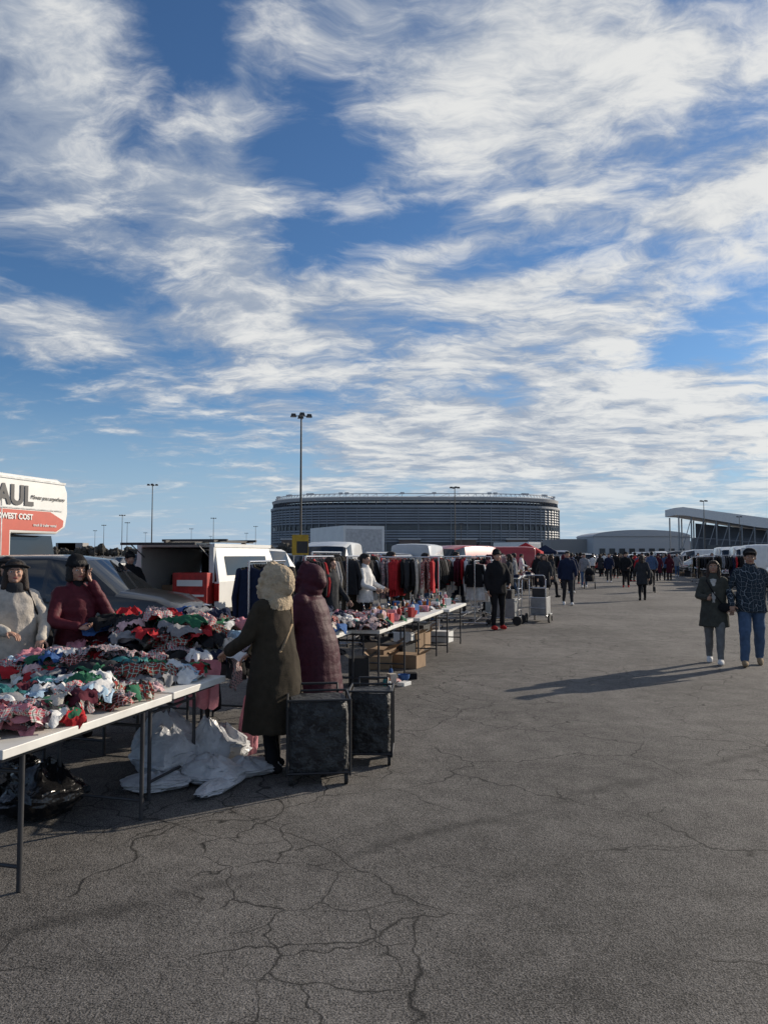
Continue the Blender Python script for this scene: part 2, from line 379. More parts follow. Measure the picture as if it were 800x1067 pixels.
COATO=cloth('wool_coat_olive',(.042,.034,.024),.95,.004,120); JEAN=cloth('jeans_blue',(.075,.12,.20)); GREYP=cloth('trousers_grey',(.17,.17,.165)); CARD_G=cloth('cardigan_green',(.060,.060,.050)); TOPW=cloth('top_offwhite',(.50,.47,.43))
for m,s in ((PUFFM,('puff',.006)),(PUFFM2,('puff',.0035)),(PUFFC,('fold',.010)),(COATO,('fold',.009)),(CL['fleece'],('fuzz',.007)),(JEAN,('fold',.010)),(GREYP,('fold',.010)),(CARD_G,('fold',.010)),(TOPW,('fold',.007)),(CL['p_blu'],('fold',.009)),(CL['black'],('fold',.008)),(CL['char'],('fold',.008)),(CL['navy'],('fold',.008)),(CL['grey'],('fold',.008)),(CL['denim'],('fold',.008)),(CL['white'],('fold',.008)),(CL['cream'],('fold',.008)),(HAIRB,('fuzz',.003)),(HAIRBR,('fuzz',.003))): STY[m.name]=s
def shoulder_bag(m,side=1,z=.85,r=(.06,.15,.13)):
    def f(body,raw,up,X):
        raw.ell(up((side*.27,.02,z)),r,m,n=14,k=10)
        raw.tube([up((side*.25,.02,z+.1)),up((side*.17,.10,1.25)),up((side*.10,.06,1.45)),up((side*.12,-.09,1.40)),up((side*.25,-.03,z+.1))],.010,m,n=6)
    return f
def cross_bag(m):
    def f(body,raw,up,X):
        raw.ell(up((-.17,.15,.94)),(.11,.05,.08),m,n=14,k=10)
        raw.tube([up((-.14,.16,.98)),up((0,.165,1.18)),up((.11,.13,1.38)),up((.08,-.11,1.42)),up((-.12,-.16,1.1)),up((-.2,.05,.98))],.010,m,n=6)
    return f
def phone(p):
    def f(body,raw,up,X): raw.box(up(p),(.015,.075,.15),TRIM)
    return f
def strap(m):
    def f(body,raw,up,X): raw.tube([up((.19,-.10,1.43)),up((.05,-.165,1.22)),up((-.14,-.15,1.02)),up((-.19,-.02,.95)),up((-.14,.16,1.02)),up((.08,.15,1.30)),up((.19,-.10,1.43))],.012,m,n=6)
    return f
H=1.70
def put(name,me,x,y,hd,h,z=0): return inst(name,me,(x,y,z),heading(*hd),h/H)
a=person_mesh('hooded_woman',dict(top=COATO,hem=.36,flare=1.5,coatw=1.14,armr=1.22,coat=1,pants=CL['black'],hood=CL['fleece'],hoods=1.20,lean=.10,hpitch=-.40,feet=((-.09,-.03,0),(.10,.05,0)),arms=(((-.25,.12,1.14),(-.16,.34,1.05)),((.25,.10,1.12),(.14,.30,1.00))),build=1.08,palm=(0,0,-1),
   extra=(lambda body,raw,up,X: body.ell(up((0,-.10,1.42)),(.17,.075,.10),CL['fleece']),strap(CL['tan']))),.012)
put('hooded_woman',a,-.84,6.0,(-.93,.36),1.53)
a=person_mesh('woman_in_puffer_coat',dict(top=PUFFM2,hem=.46,flare=1.0,coatw=1.22,armr=1.40,coat=1,pants=CL['black'],hood=PUFFM2,hoods=1.14,lean=.24,hpitch=-.5,feet=((-.10,-.05,0),(.10,.08,0)),arms=(((-.27,.14,1.16),(-.16,.38,1.08)),((.27,.14,1.16),(.15,.40,1.06))),build=1.14,palm=(0,0,-1)),.012)
put('woman_in_puffer_coat',a,-.60,6.95,(-.95,.3),1.54)
a=person_mesh('woman_on_phone',dict(top=PUFFM,hem=.50,flare=.9,coatw=1.08,armr=1.18,coat=1,pants=CL['black'],hat=(CL['black'],'beanie'),hair=HAIRB,hairlen=.10,skin=SKIN,hyaw=.1,feet=((-.10,0,0),(.10,.03,0)),arms=(((-.28,.10,1.16),(-.12,.09,1.47)),((.26,.14,1.12),(.08,.30,1.08))),palm=(.4,0,1),curl=.9,
   extra=(phone((-.085,.05,1.585)),lambda b,r,u,X: b.loft([(0,.0,1.42,.085,.08),(0,.0,1.47,.072,.07),(0,.0,1.50,.06,.06)],CL['black']))),.011)
put('woman_on_phone',a,-2.82,7.1,(.62,-.78),1.60)
a=person_mesh('woman_in_padded_vest',dict(top=PUFFC,sleeve=CL['cream'],hem=.60,flare=.9,coatw=1.10,armr=1.15,coat=1,pants=CL['cream'],hat=(CL['char'],'brim'),hair=HAIRBR,hairlen=.16,skin=SKIN,hyaw=-.2,hpitch=-.2,arms=(((-.27,.06,1.12),(-.18,.27,1.00)),((.27,.08,1.13),(.12,.27,1.08))),palm=(0,0,-1),extra=(shoulder_bag(CL['black'],-1,.98,(.07,.14,.12)),lambda b,r,u,X: b.loft([(0,.0,1.40,.10,.09),(0,.01,1.47,.085,.08),(0,.01,1.51,.07,.07)],CL['char']))),.012)
put('woman_in_padded_vest',a,-3.22,6.75,(.6,-.8),1.58)
put('vendor',a,-3.95,8.1,(.3,-.9),1.60)
a=person_mesh('walking_woman',dict(top=CARD_G,hem=.62,flare=1.1,coatw=1.02,coat=1,front=TOPW,inner=TOPW,pants=GREYP,pw=1.05,shoe=CL['white'],hair=HAIRBR,hairlen=.24,skin=SKIN2,hpitch=-.12,feet=((-.09,.18,0),(.09,-.16,.02)),toe=.3,arms=(((-.27,-.02,1.12),(-.27,.16,.92)),((.24,.06,1.12),(.10,.26,1.10))),palm=(0,1,.2),extra=(cross_bag(CL['black']),)),.012)
put('walking_woman',a,5.03,11.8,(-.42,-.9),1.55)
a=person_mesh('walking_man',dict(top=CL['p_blu'],hem=.80,flare=.4,coatw=1.02,coat=1,pants=JEAN,pw=1.2,shoe=CL['tan'],hat=(CL['black'],'cap'),hair=HAIRB,skin=SKIN2,build=1.10,feet=((-.11,-.18,.02),(.11,.19,0)),toe=.3,arms=(((-.30,-.04,1.13),(-.29,.06,.87)),((.30,-.02,1.13),(.27,.16,.90))),palm=(0,1,.1)),.012)
put('walking_man',a,5.50,11.6,(-.38,-.92),1.71)
log('near people')
def var(**k): return person_mesh('shopper',k,.022,.012)
walkA=((-.10,.20,0),(.10,-.20,.03)); walkB=((-.10,-.18,.03),(.10,.18,0)); swing=(((-.25,.06,1.12),(-.25,.22,.94)),((.25,-.10,1.12),(.25,-.08,.87)))
RSH=cloth('shoe_red',(.5,.03,.03))
v_blk=var(top=CL['black'],hem=.78,coat=1,flare=.5,pants=CL['black'],shoe=RSH,hat=(CL['black'],'beanie'),hair=HAIRB,build=1.1,armr=1.2,feet=((-.12,0,0),(.12,.04,0)),arms=(((-.27,.06,1.12),(-.16,.26,1.0)),((.27,.0,1.12),(.26,.06,.88))))
v_navy=var(top=CL['navy'],hem=.80,coat=1,flare=.4,pants=CL['char'],shoe=CL['white'],hair=HAIRB,build=1.08,armr=1.15,feet=walkA,arms=swing,toe=.4)
v_char=var(top=CL['char'],hem=.6,coat=1,flare=.8,pants=CL['black'],hair=HAIRBR,hairlen=.16,armr=1.15,feet=walkB,arms=swing,toe=.4)
v_gry=var(top=CL['grey'],hem=.8,coat=1,flare=.4,pants=CL['denim'],hair=HAIRB,feet=walkB,arms=swing,toe=.4,shoe=CL['white'])
v_wht=var(top=CL['white'],hem=.8,coat=1,flare=.4,pants=CL['black'],hair=HAIRB,arms=(((-.25,.08,1.12),(-.18,.30,1.05)),((.25,.08,1.12),(.18,.28,1.05))))
v_red=var(top=CL['red'],hem=.8,coat=1,flare=.4,pants=CL['denim'],hat=(CL['black'],'cap'),hair=HAIRB,feet=walkA,arms=swing)
v_long=var(top=CL['maroon'],hem=.5,coat=1,flare=.7,pants=CL['black'],hood=CL['maroon'],armr=1.2,feet=walkB,arms=swing)
v_plain=var(top=CL['denim'],hem=.8,coat=1,flare=.4,pants=CL['black'],hair=HAIRB,feet=((-.1,0,0),(.1,.05,0)),arms=(((-.26,.05,1.12),(-.2,.25,.98)),((.26,.02,1.12),(.25,.08,.88))))
VARS=[v_blk,v_navy,v_char,v_gry,v_char,v_blk,v_long,v_plain,v_red,v_wht]
AD=(SA,CA); BD=(-SA,-CA)
put('standing_man',v_blk,2.50,17.1,(.35,-.9),1.72)
put('walking_man',v_navy,6.03,25.4,(-.1,-1),1.75)
for v,x,y,h,hd in ((v_char,5.6,27,1.66,BD),(v_char,6.5,30,1.65,(.9,.2)),(v_navy,8.0,33,1.72,AD),(v_gry,10.1,39,1.7,BD),(v_plain,16,55,1.72,AD),(v_blk,12.2,39,1.75,BD),(v_char,9.35,28,1.62,AD),(v_long,17.4,49,1.66,BD),
    (v_blk,7.2,36,1.68,BD),(v_wht,7.3,41,1.68,(.9,-.2)),(v_navy,18.6,66,1.75,AD),(v_char,18.4,60,1.7,BD),(v_gry,22.0,58,1.72,BD),(v_blk,15,60,1.74,AD),
    (v_wht,-.35,14.3,1.66,(.9,-.4)),(v_plain,.15,15.6,1.70,(.9,-.4)),(v_gry,1.0,18.6,1.68,(.9,-.4)),(v_blk,-4.9,14.9,1.66,(.6,-.7)),(v_long,3.0,22,1.62,(-.8,.3)),(v_navy,2.0,21.5,1.72,(.9,-.4)),(v_char,4.2,26,1.66,(-.9,.2)),(v_char,-.9,13.0,1.6,(.9,-.4)),
    (v_gry,5.2,31,1.7,(-.9,.3)),(v_blk,11.2,44,1.72,AD),(v_navy,13.4,46,1.7,BD),(v_char,9.1,43,1.65,BD),(v_long,8.6,37,1.62,AD),(v_plain,12.6,52,1.74,BD),(v_red,6.9,45,1.7,AD)):
    put('shopper',v,x,y,hd,h)
for i in range(104):
    t=U(42,150); s=U(-2.2,6.2)
    if i%3==0: s=random.choice((-3.8,7.8))+U(-.5,.5)
    p=W(s,t); k=random.choice(VARS); put('shopper',k,p.x,p.y,random.choice((AD,BD,(U(-1,1),U(-1,1)))),U(1.56,1.8))
log('people')
# ------------------------------------------------------------------ ground
me=D.meshes.new('ground'); me.from_pydata([(-6000,-600,0),(6000,-600,0),(6000,7000,0),(-6000,7000,0)],[],[(0,1,2,3)])
g=D.objects.new('ground',me); S.collection.objects.link(g)
m,bs=newmat('asphalt')
tc=nd('ShaderNodeTexCoord'); O=tc.outputs['Object']
wn=noise(O,1.7,3,.55,0,'2D')
vm=nd('ShaderNodeVectorMath',operation='MULTIPLY_ADD'); L.new(wn.outputs['Color'],vm.inputs[0]); vm.inputs[1].default_value=(.5,.5,0); L.new(O,vm.inputs[2])
def vor(scale,wd):
    v=nd('ShaderNodeTexVoronoi',feature='DISTANCE_TO_EDGE',voronoi_dimensions='2D'); L.new(vm.outputs[0],v.inputs['Vector']); v.inputs['Scale'].default_value=scale
    return step(v.outputs['Distance'],0,wd*scale,1,0,False)
msk=noise(O,.7,2,.5,0,'2D').outputs[0]
c1=M('MULTIPLY',vor(.8,.013),step(msk,.34,.46))
c2=M('MULTIPLY',vor(2.7,.009),step(msk,.48,.58))
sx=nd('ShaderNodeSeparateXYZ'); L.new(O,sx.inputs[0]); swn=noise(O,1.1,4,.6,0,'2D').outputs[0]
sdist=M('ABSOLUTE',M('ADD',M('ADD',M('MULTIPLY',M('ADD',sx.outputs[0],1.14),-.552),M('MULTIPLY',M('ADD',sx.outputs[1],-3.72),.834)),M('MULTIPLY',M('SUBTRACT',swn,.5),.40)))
shadow_band=M('MULTIPLY',step(sdist,.0,.10,.45,0),step(noise(O,1.6,3,.7,0,'2D').outputs[0],.32,.56,.15,1))  # soft shadow painted into the asphalt colour as a wavering diagonal band
crack=M('MAXIMUM',c1,c2)
fine=noise(O,120,2,.75,0,'2D').outputs[0]; med=noise(O,34,2,.7,0,'2D').outputs[0]; lg=noise(O,.4,4,.65,0,'2D').outputs[0]; mid=noise(O,4.5,3,.7,0,'2D').outputs[0]
val=M('MULTIPLY_ADD',M('SUBTRACT',fine,.5),.58,.112)
val=M('MULTIPLY_ADD',M('SUBTRACT',med,.5),.17,val)
val=M('MULTIPLY_ADD',M('SUBTRACT',mid,.5),.12,val)
val=M('MULTIPLY_ADD',M('SUBTRACT',lg,.5),.16,val)
val=M('MULTIPLY',M('MAXIMUM',val,.016),M('MULTIPLY_ADD',crack,-.93,1.0))
val=M('MULTIPLY',val,M('SUBTRACT',1.0,shadow_band))
cc=nd('ShaderNodeCombineColor'); L.new(val,cc.inputs[0]); L.new(M('MULTIPLY',val,.93),cc.inputs[1]); L.new(M('MULTIPLY',val,.86),cc.inputs[2])
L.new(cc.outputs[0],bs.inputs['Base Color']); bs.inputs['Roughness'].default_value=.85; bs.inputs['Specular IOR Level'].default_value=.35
h=M('ADD',M('MULTIPLY',fine,.005),M('MULTIPLY',med,.004))
bp=nd('ShaderNodeBump'); L.new(h,bp.inputs['Height']); bp.inputs['Distance'].default_value=1; bp.inputs['Strength'].default_value=.8
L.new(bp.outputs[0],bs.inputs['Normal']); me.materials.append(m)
# ------------------------------------------------------------------ vehicles
def wheel(mb,x,y,r,wd=.24,X=None):
    s=1 if x>0 else -1
    mb.cyl((x-s*wd,y,r),(x,y,r),r,r*.97,TYRE,X,n=24); mb.cyl((x-s*.01,y,r),(x+s*.006,y,r),r*.66,r*.62,ALLOY,X,n=20)
    mb.cyl((x,y,r),(x+s*.02,y,r),r*.18,r*.15,ALLOY,X,n=10)
    for k in range(5):
        a=2*math.pi*(k+.5)/5; mb.ell((x+s*.008,y+math.cos(a)*r*.42,r+math.sin(a)*r*.42),(.004,r*.10,r*.13),TRIM,X,n=8,k=6)
def car_mesh(name,st,wy,wr=.36,kind='suv'):
    mb=MB(); rs=[]
    for y,zb,zbelt,ztop,w,wt,sg,tg in st:
        half=[(0,zb),(w*.88,zb),(w*.985,zb+.10),(w,zb+(zbelt-zb)*.55),(w*.965,zbelt),(wt,ztop-.05 if ztop-zbelt>.2 else (zbelt+ztop)/2),(wt*.82,ztop),(0,ztop+.02)]
        rs.append([V((x,y,z)) for x,z in half]+[V((-x,y,z)) for x,z in half[1:-1]][::-1])
    def mf(i,j):
        sg,tg=st[i][6],st[i][7]
        if j in (4,9) and sg: return GLASS
        if j in (5,6,7,8) and tg: return GLASS
        if j in (0,13): return TRIM
        return PAINT
    mb.rings(rs,PAINT,mfn=mf)
    me=mb.mesh('body'); b=bmesh.new(); b.from_mesh(me); bmesh.ops.recalc_face_normals(b,faces=b.faces); b.to_mesh(me); b.free()
    o=D.objects.new('tmp',me); S.collection.objects.link(o)
    cut=MB(); W0=st[len(st)//2][4]
    for y in wy:
        for s in (-1,1): cut.cyl((s*(W0-.32),y,wr),(s*(W0+.3),y,wr),wr*1.17,wr*1.17,TRIM,n=24)
    cme=cut.mesh('cut'); b=bmesh.new(); b.from_mesh(cme); bmesh.ops.recalc_face_normals(b,faces=b.faces); b.to_mesh(cme); b.free()
    co=D.objects.new('cut',cme); S.collection.objects.link(co)
    bv=o.modifiers.new('v','BEVEL'); bv.width=.035; bv.segments=2; bv.limit_method='ANGLE'; bv.angle_limit=math.radians(28)
    md=o.modifiers.new('b','BOOLEAN'); md.operation='DIFFERENCE'; md.object=co; md.solver='EXACT'
    dg=C.evaluated_depsgraph_get(); ev=o.evaluated_get(dg); m2=ev.to_mesh()
    out=MB(); mats=[mm for mm in me.materials]
    ml=[mm if mm else TRIM for mm in m2.materials] or mats
    out.v=[v.co.copy() for v in m2.vertices]
    for p in m2.polygons:
        mm=ml[p.material_index] if p.material_index<len(ml) else TRIM
        out.f.append(list(p.vertices)); out.m.append(out.mi(D.materials[mm.name]))
    ev.to_mesh_clear(); D.objects.remove(o); D.objects.remove(co)
    for y in wy:
        for s in (-1,1): wheel(out,s*(W0-.01),y,wr)
    yf=st[-1][0]; yr=st[0][0]; zf=st[-2][2]
    for s in (-1,1):
        out.ell((s*W0*.72,yf-.12,zf-.05),(.19,.12,.07),HEAD,n=12,k=8)
        if kind=='van': out.box((s*W0*.90,yr+.0,1.15),(.10,.05,.5),TAIL)
        else: out.ell((s*W0*.80,yr+.07,st[1][2]-.08),(.15,.09,.09),TAIL,n=12,k=8)
        ws=[q for q in st if q[7]][-1]
        out.ell((s*(W0+.07),ws[0]-.12,ws[2]+.09),(.10,.06,.075),PAINT,n=10,k=8)
        for yy in (wy[0]+wr+.35,0.10,wy[1]-wr-.18): out.box((s*(W0-.002),yy,.72),(.012,.012,.5),TRIM)
        for yy in (-.25,.75): out.box((s*(W0+.01),yy-.55,.90),(.02,.16,.025),TRIM)
        out.box((s*(W0-.03),.0,.33),(.06,(wy[1]-wy[0])-2.6*wr,.08),TRIM)
    out.box((0,yf-.015,zf-.20),(W0*1.0,.05,.16),TRIM); out.box((0,yf+.01,.46),(.5,.03,.11),WHITE); out.box((0,yr-.01,.80),(.45,.03,.12),WHITE)
    me=out.mesh(name); me.shade_smooth(); me.set_sharp_from_angle(angle=math.radians(32)); return me
suv=car_mesh('suv',[(-2.36,.50,.90,.96,.78,.66,0,0),(-2.30,.32,1.00,1.08,.88,.78,0,1),(-2.05,.28,1.04,1.62,.92,.68,0,0),(-1.95,.28,1.04,1.66,.93,.68,1,0),(-1.05,.28,1.02,1.70,.93,.69,0,0),(-.97,.28,1.02,1.70,.93,.69,1,0),(.02,.28,1.0,1.70,.93,.69,0,0),(.10,.28,1.0,1.69,.93,.69,1,0),(.62,.28,1.0,1.62,.93,.67,0,1),(1.30,.28,1.0,1.08,.92,.80,0,0),(2.0,.30,.92,.98,.88,.76,0,0),(2.28,.36,.78,.84,.82,.66,0,0),(2.38,.46,.66,.70,.72,.55,0,0)],(-1.42,1.42))
sed=car_mesh('car',[(-2.36,.50,.86,.90,.76,.62,0,0),(-2.28,.34,.92,.98,.86,.72,0,0),(-1.70,.25,.94,1.02,.90,.74,0,1),(-1.05,.25,.94,1.38,.91,.60,1,0),(-.42,.25,.93,1.45,.91,.61,0,0),(-.34,.25,.93,1.45,.91,.61,1,0),(.45,.25,.92,1.42,.91,.60,0,1),(1.20,.25,.90,.98,.90,.74,0,0),(2.0,.28,.80,.86,.86,.70,0,0),(2.28,.36,.68,.72,.78,.6,0,0),(2.36,.44,.6,.64,.68,.5,0,0)],(-1.4,1.42),.33)
van=car_mesh('van',[(-2.85,.50,1.1,1.95,.90,.78,0,0),(-2.80,.40,1.15,2.10,.97,.80,0,0),(-2.2,.40,1.15,2.14,.98,.82,0,0),(-.4,.40,1.15,2.14,.98,.82,0,0),(.55,.40,1.12,2.12,.98,.82,0,0),(.62,.40,1.12,2.10,.98,.82,1,0),(1.45,.40,1.10,1.95,.97,.76,0,1),(2.15,.42,1.10,1.20,.94,.78,0,0),(2.60,.44,.98,1.06,.88,.70,0,0),(2.72,.50,.80,.86,.78,.6,0,0)],(-1.75,1.95),.37,'van')
log('cars')
GUN=(.035,.038,.042); SIL=(.42,.43,.44); WH=(.70,.70,.68); BLK=(.015,.015,.017); RED=(.38,.02,.02); BLU=(.03,.06,.16); GRY=(.16,.165,.17)
cols=[WH,WH,SIL,BLK,GUN,GRY,WH,RED,BLU,SIL]
inst('parked_suv',suv,(-5.62,13.75,0),heading(.97,-.12),(1,1,.96),(.018,.019,.021))
def vat(name,me,s,t,ang,col,j=.0):
    p=W(s,t); return inst(name,me,p,RZ+math.radians(ang)+U(-j,j),U(.97,1.03),col)
e=D.objects.new('pickup_truck',None); S.collection.objects.link(e)
mb=MB()
mb.box((0,-.85,.42),(1.5,3.6,.16),TRIM)
mb.box((0,-1.35,.66),(1.78,2.6,.06),INTERIOR)
for s in (-1,1):
    mb.box((s*.93,-1.35,.86),(.10,2.7,.52),WHITE); mb.box((s*.945,-1.35,.56),(.06,2.7,.08),TRIM)
    mb.add([(s*.97,-2.68,1.12),(s*.97,0,1.12),(s*.84,0,1.80),(s*.84,-2.60,1.80),(s*.92,-2.68,1.12),(s*.92,0,1.12),(s*.79,0,1.80),(s*.79,-2.60,1.80)],[(0,1,2,3),(7,6,5,4),(0,3,7,4),(3,2,6,7),(1,0,4,5),(2,1,5,6)],WHITE)
    mb.add([(s*.955,-2.30,1.24),(s*.955,-.30,1.24),(s*.884,-.30,1.62),(s*.884,-2.30,1.62)],[(0,1,2,3)],GLASS)
    mb.box((s*.93,-2.705,.92),(.10,.03,.34),TAIL)
    mb.box((s*.80,-2.66,1.45),(.10,.05,.70),WHITE)
    wheel(mb,s*.94,-1.55,.38); wheel(mb,s*.94,2.05,.38)
    mb.cyl((s*.80,-1.55,.38),(s*.953,-1.55,.38),.46,.46,TRIM,n=24)
mb.box((0,-1.30,1.835),(1.72,2.75,.07),WHITE)
mb.box((0,-1.3,1.79),(1.6,2.6,.02),INTERIOR); mb.box((0,0.0,1.2),(1.7,.06,1.1),INTERIOR)
mb.box((0,-3.02,1.86),(1.55,.62,.03),GLASS); mb.box((0,-3.32,1.86),(1.6,.04,.05),TRIM)
for s in (-1,1): mb.cyl((s*.72,-2.62,1.6),(s*.72,-3.1,1.85),.012,.012,STEEL)
mb.box((0,-2.98,.66),(1.66,.55,.07),WHITE)
mb.box((0,-2.82,.50),(1.8,.22,.18),CHROME); mb.box((0,-2.95,.50),(.42,.02,.12),WHITE)
for s in (-1,1): mb.box((s*.55,-1.2,1.93),(.05,1.9,.05),TRIM); mb.box((0,-1.2+s*.7,1.95),(1.5,.06,.05),TRIM)
mb.obj('bed_and_cap',e,35,bevel=.012)
mb=MB(); rs=[]
for y,zb,z1,z2,w_,wt,sg,tg in [(.06,.45,1.12,1.70,.95,.70,0,1),(.16,.45,1.12,1.78,.96,.72,0,0),(.3,.45,1.12,1.80,.96,.72,1,0),(1.3,.45,1.10,1.78,.96,.72,0,1),(1.95,.5,1.10,1.18,.95,.85,0,0),(2.7,.5,1.05,1.12,.93,.82,0,0),(2.85,.5,.9,.95,.88,.75,0,0)]:
    half=[(0,zb),(w_*.9,zb),(w_,zb+.12),(w_,zb+.35),(w_*.97,z1),(wt,z2-.05),(wt*.85,z2),(0,z2+.02)]
    rs.append([V((x,y,z)) for x,z in half]+[V((-x,y,z)) for x,z in half[1:-1]][::-1])
stp=[(0,1),(0,0),(1,0),(0,1),(0,0),(0,0),(0,0)]
mb.rings(rs,WHITE,mfn=lambda i,j: GLASS if (j in (4,9) and stp[i][0]) or (j in (5,6,7,8) and stp[i][1]) else WHITE)
mb.obj('cab',e,30,bevel=.02,fixn=True)
mb=MB(); mb.box((.46,-2.66,1.0),(.74,.5,.60),REDBOX); mb.box((.46,-2.915,1.10),(.55,.012,.12),WHITE); mb.box((.46,-2.915,.86),(.62,.012,.04),WHITE); mb.box((-.35,-1.9,.85),(.5,.5,.35),CARD); mb.box((-.5,-1.3,.95),(.5,.5,.55),INTERIOR); mb.box((-.6,-2.3,.80),(.3,.3,.22),CL['char'])
mb.obj('cargo_boxes',e,bevel=.01)
e.location=V((-3.45,17.9,0)); e.rotation_euler=(0,0,RZ)
e=D.objects.new('box_truck',None); S.collection.objects.link(e)
ORG=mat('orange_red_paint',(.50,.06,.03),.45,var=.08); NAVYP=mat('lettering_paint',(.02,.022,.03),.5)
mb=MB()
def prism(mb,prof,x0,x1,m):
    n=len(prof); vs=[(x0,y,z) for y,z in prof]+[(x1,y,z) for y,z in prof]
    mb.add(vs,[tuple(range(n))[::-1],tuple(range(n,2*n))]+[(i,(i+1)%n,(i+1)%n+n,i+n) for i in range(n)],m)
prism(mb,[(-5.0,.80),(.0,.80),(.0,2.12),(1.45,2.12),(1.75,2.28),(1.82,2.6),(1.80,3.10),(1.70,3.30),(1.45,3.38),(-5.0,3.38)],-1.15,1.15,WHITE)
mb.obj('cargo_body',e,30,bevel=.05,fixn=True)
mb=MB()
for s in (-1,1):
    x0,x1=(1.151,1.157) if s>0 else (-1.157,-1.151)
    prism(mb,[(-4.9,1.25),(-.06,1.25),(-.06,2.18),(1.42,2.18),(1.64,2.30),(1.66,2.44),(1.2,2.62),(-4.9,2.62)],x0,x1,ORG)
mb.obj('colour_stripe',e,fixn=True)
mb=MB(); mb.box((1.16,-1.6,3.30),(.02,6.6,.05),STEEL); mb.box((1.16,-1.6,2.66),(.02,6.4,.03),STEEL)
for i in range(10): mb.box((1.155,-4.8+i*.5,2.0),(.012,.03,2.3),STEEL)
mb.obj('side_rails',e)
mb=MB()
mb.box((0,.95,1.0),(1.9,1.7,1.0),WHITE); mb.box((0,.95,1.80),(1.8,1.55,.58),GLASS,taper=.92); mb.box((0,2.3,.92),(1.8,1.2,.72),WHITE,taper=.93); mb.box((0,2.93,.9),(1.4,.06,.4),TRIM)
mb.box((0,-1,.62),(1.0,8,.2),TRIM)
for s in (-1,1):
    for y in (-3.2,2.15): wheel(mb,s*1.0,y,.42)
mb.obj('cab',e,35,bevel=.03)
def text(body,size,x,y,z,m,parent,bold=.01,sh=0):
    c=D.curves.new('lettering','FONT'); c.body=body; c.size=size; c.extrude=.004; c.offset=bold; c.align_x='RIGHT'; c.shear=sh; c.materials.append(m)
    o=D.objects.new('lettering',c); S.collection.objects.link(o); o.parent=parent; o.location=(x,y,z); o.rotation_euler=(math.pi/2,0,math.pi/2); return o
text('U-HAUL',.58,1.166,.62,2.74,NAVYP,e,.022); text('Moves you anywhere',.13,1.166,1.66,2.88,NAVYP,e,0,.4); text('LOWEST COST',.17,1.168,.62,2.42,WHITE,e,.006); text('truck & trailer rental',.09,1.168,1.4,2.28,WHITE,e,.001)
p=W(-13.05,13.75); e.location=p; e.rotation_euler=(0,0,RZ)
def box_truck(s,t,ang,length=6,hh=3.3,name='box_truck'):
    mb=MB(); mb.box((0,-1.2,(hh+.95)/2+.0),(2.4,length,hh-.95),WHITE); mb.box((0,length/2-.4+.25,1.25),(2.0,1.5,1.5),WHITE,taper=.9); mb.box((0,length/2+.05+.15,1.72),(1.9,1.3,.5),GLASS,taper=.9); mb.box((0,0,.7),(1.2,length+1,.3),TRIM)
    mb.box((0,length/2+.85,.85),(1.9,.9,.8),WHITE,taper=.92)
    mb.box((0,-1.2-length/2-.012,(hh+.95)/2),(2.1,.02,hh-1.3),mat('roller_door',(.5,.5,.5),.5)); mb.box((1.206,-1.2,1.2),(.012,length-.1,.12),TRIM); mb.box((1.206,-1.2,hh-.08),(.02,length,.10),STEEL)
    for q in (-1,1):
        for y in (-2.6,length/2+.7): wheel(mb,q*1.0,y,.42)
    o=mb.obj(name,None,35,bevel=.04); o.location=W(s,t); o.rotation_euler=(0,0,RZ+math.radians(ang)); return o
box_truck(-14.2,42.5,40,5.2,3.2); box_truck(-9.5,92,60,5,3.1)
vat('parked_suv',suv,-14.8,27.5,75,WH); vat('parked_suv',suv,-12.0,27.2,70,BLK); vat('parked_van',van,-9.6,28,-170,WH)
vat('parked_suv',suv,-7.9,31,-160,SIL)
for t in range(24,150,5):
    for base,sg in ((-7.5,1),(10.3,-1)):
        if base<0 and t<34: continue
        me_=random.choice((suv,suv,van,sed,suv)) if base<0 else random.choice((suv,suv,van,sed,van)); c=random.choice((WH,WH,SIL,SIL,BLK,GUN,GRY,WH))
        nm={'suv':'parked_suv','van':'parked_van','car':'parked_car'}[me_.name.split('.')[0]]
        vat(nm,me_,base+U(-.6,.6),t+U(-1,1),random.choice((90,-90,90,180) if base>0 else (90,-90,90,0,180)),c,.12)
for i in range(36):
    me_=random.choice((suv,van,sed,van)); nm={'suv':'parked_suv','van':'parked_van','car':'parked_car'}[me_.name.split('.')[0]]
    vat(nm,me_,16.2+U(-.5,.5),36+i*3.0,random.choice((90,-90)),random.choice((WH,WH,SIL,BLK,GRY,BLU,WH)),.05)
vat('parked_van',van,9.0,50,175,WH); vat('parked_van',van,9.2,57,178,WH); vat('parked_suv',suv,9.0,64,180,BLK)
vat('red_van',van,-6.5,38,160,(.40,.02,.02)); vat('red_van',van,-6.1,47,95,(.40,.02,.02))
for k,(s0,t0,n) in enumerate(((-28,75,12),(-18,95,14),(-60,120,26),(24,60,22),(18,85,26),(20,115,26),(16,160,34),(-20,170,30),(10,215,44),(-60,240,50),(-40,60,8),(20,72,14),(20,100,20))):
    for i in range(n):
        if rnd()<.18: continue
        me_=random.choice((suv,suv,sed,sed,van)); nm={'suv':'parked_suv','van':'parked_van','car':'parked_car'}[me_.name.split('.')[0]]
        vat(nm,me_,s0+i*2.9+U(-.2,.2),t0+U(-.5,.5),random.choice((0,180)),random.choice(cols),.04)
log('vehicles')
YEL=mat('yellow_paint',(.42,.27,.02),.6,var=.2)
mb=MB(); mb.box((0,0,1.95),(.5,.04,.62),YEL); mb.box((.06,-.024,1.88),(.34,.006,.36),TRIM); mb.cyl((-.2,.03,0),(-.2,.03,2.2),.02,.02,STEEL); mb.cyl((.2,.03,0),(.2,.03,2.2),.02,.02,STEEL)
o=mb.obj('notice_board',bevel=.004); o.location=(-2.55,23.5,0); o.rotation_euler=(0,0,.1)
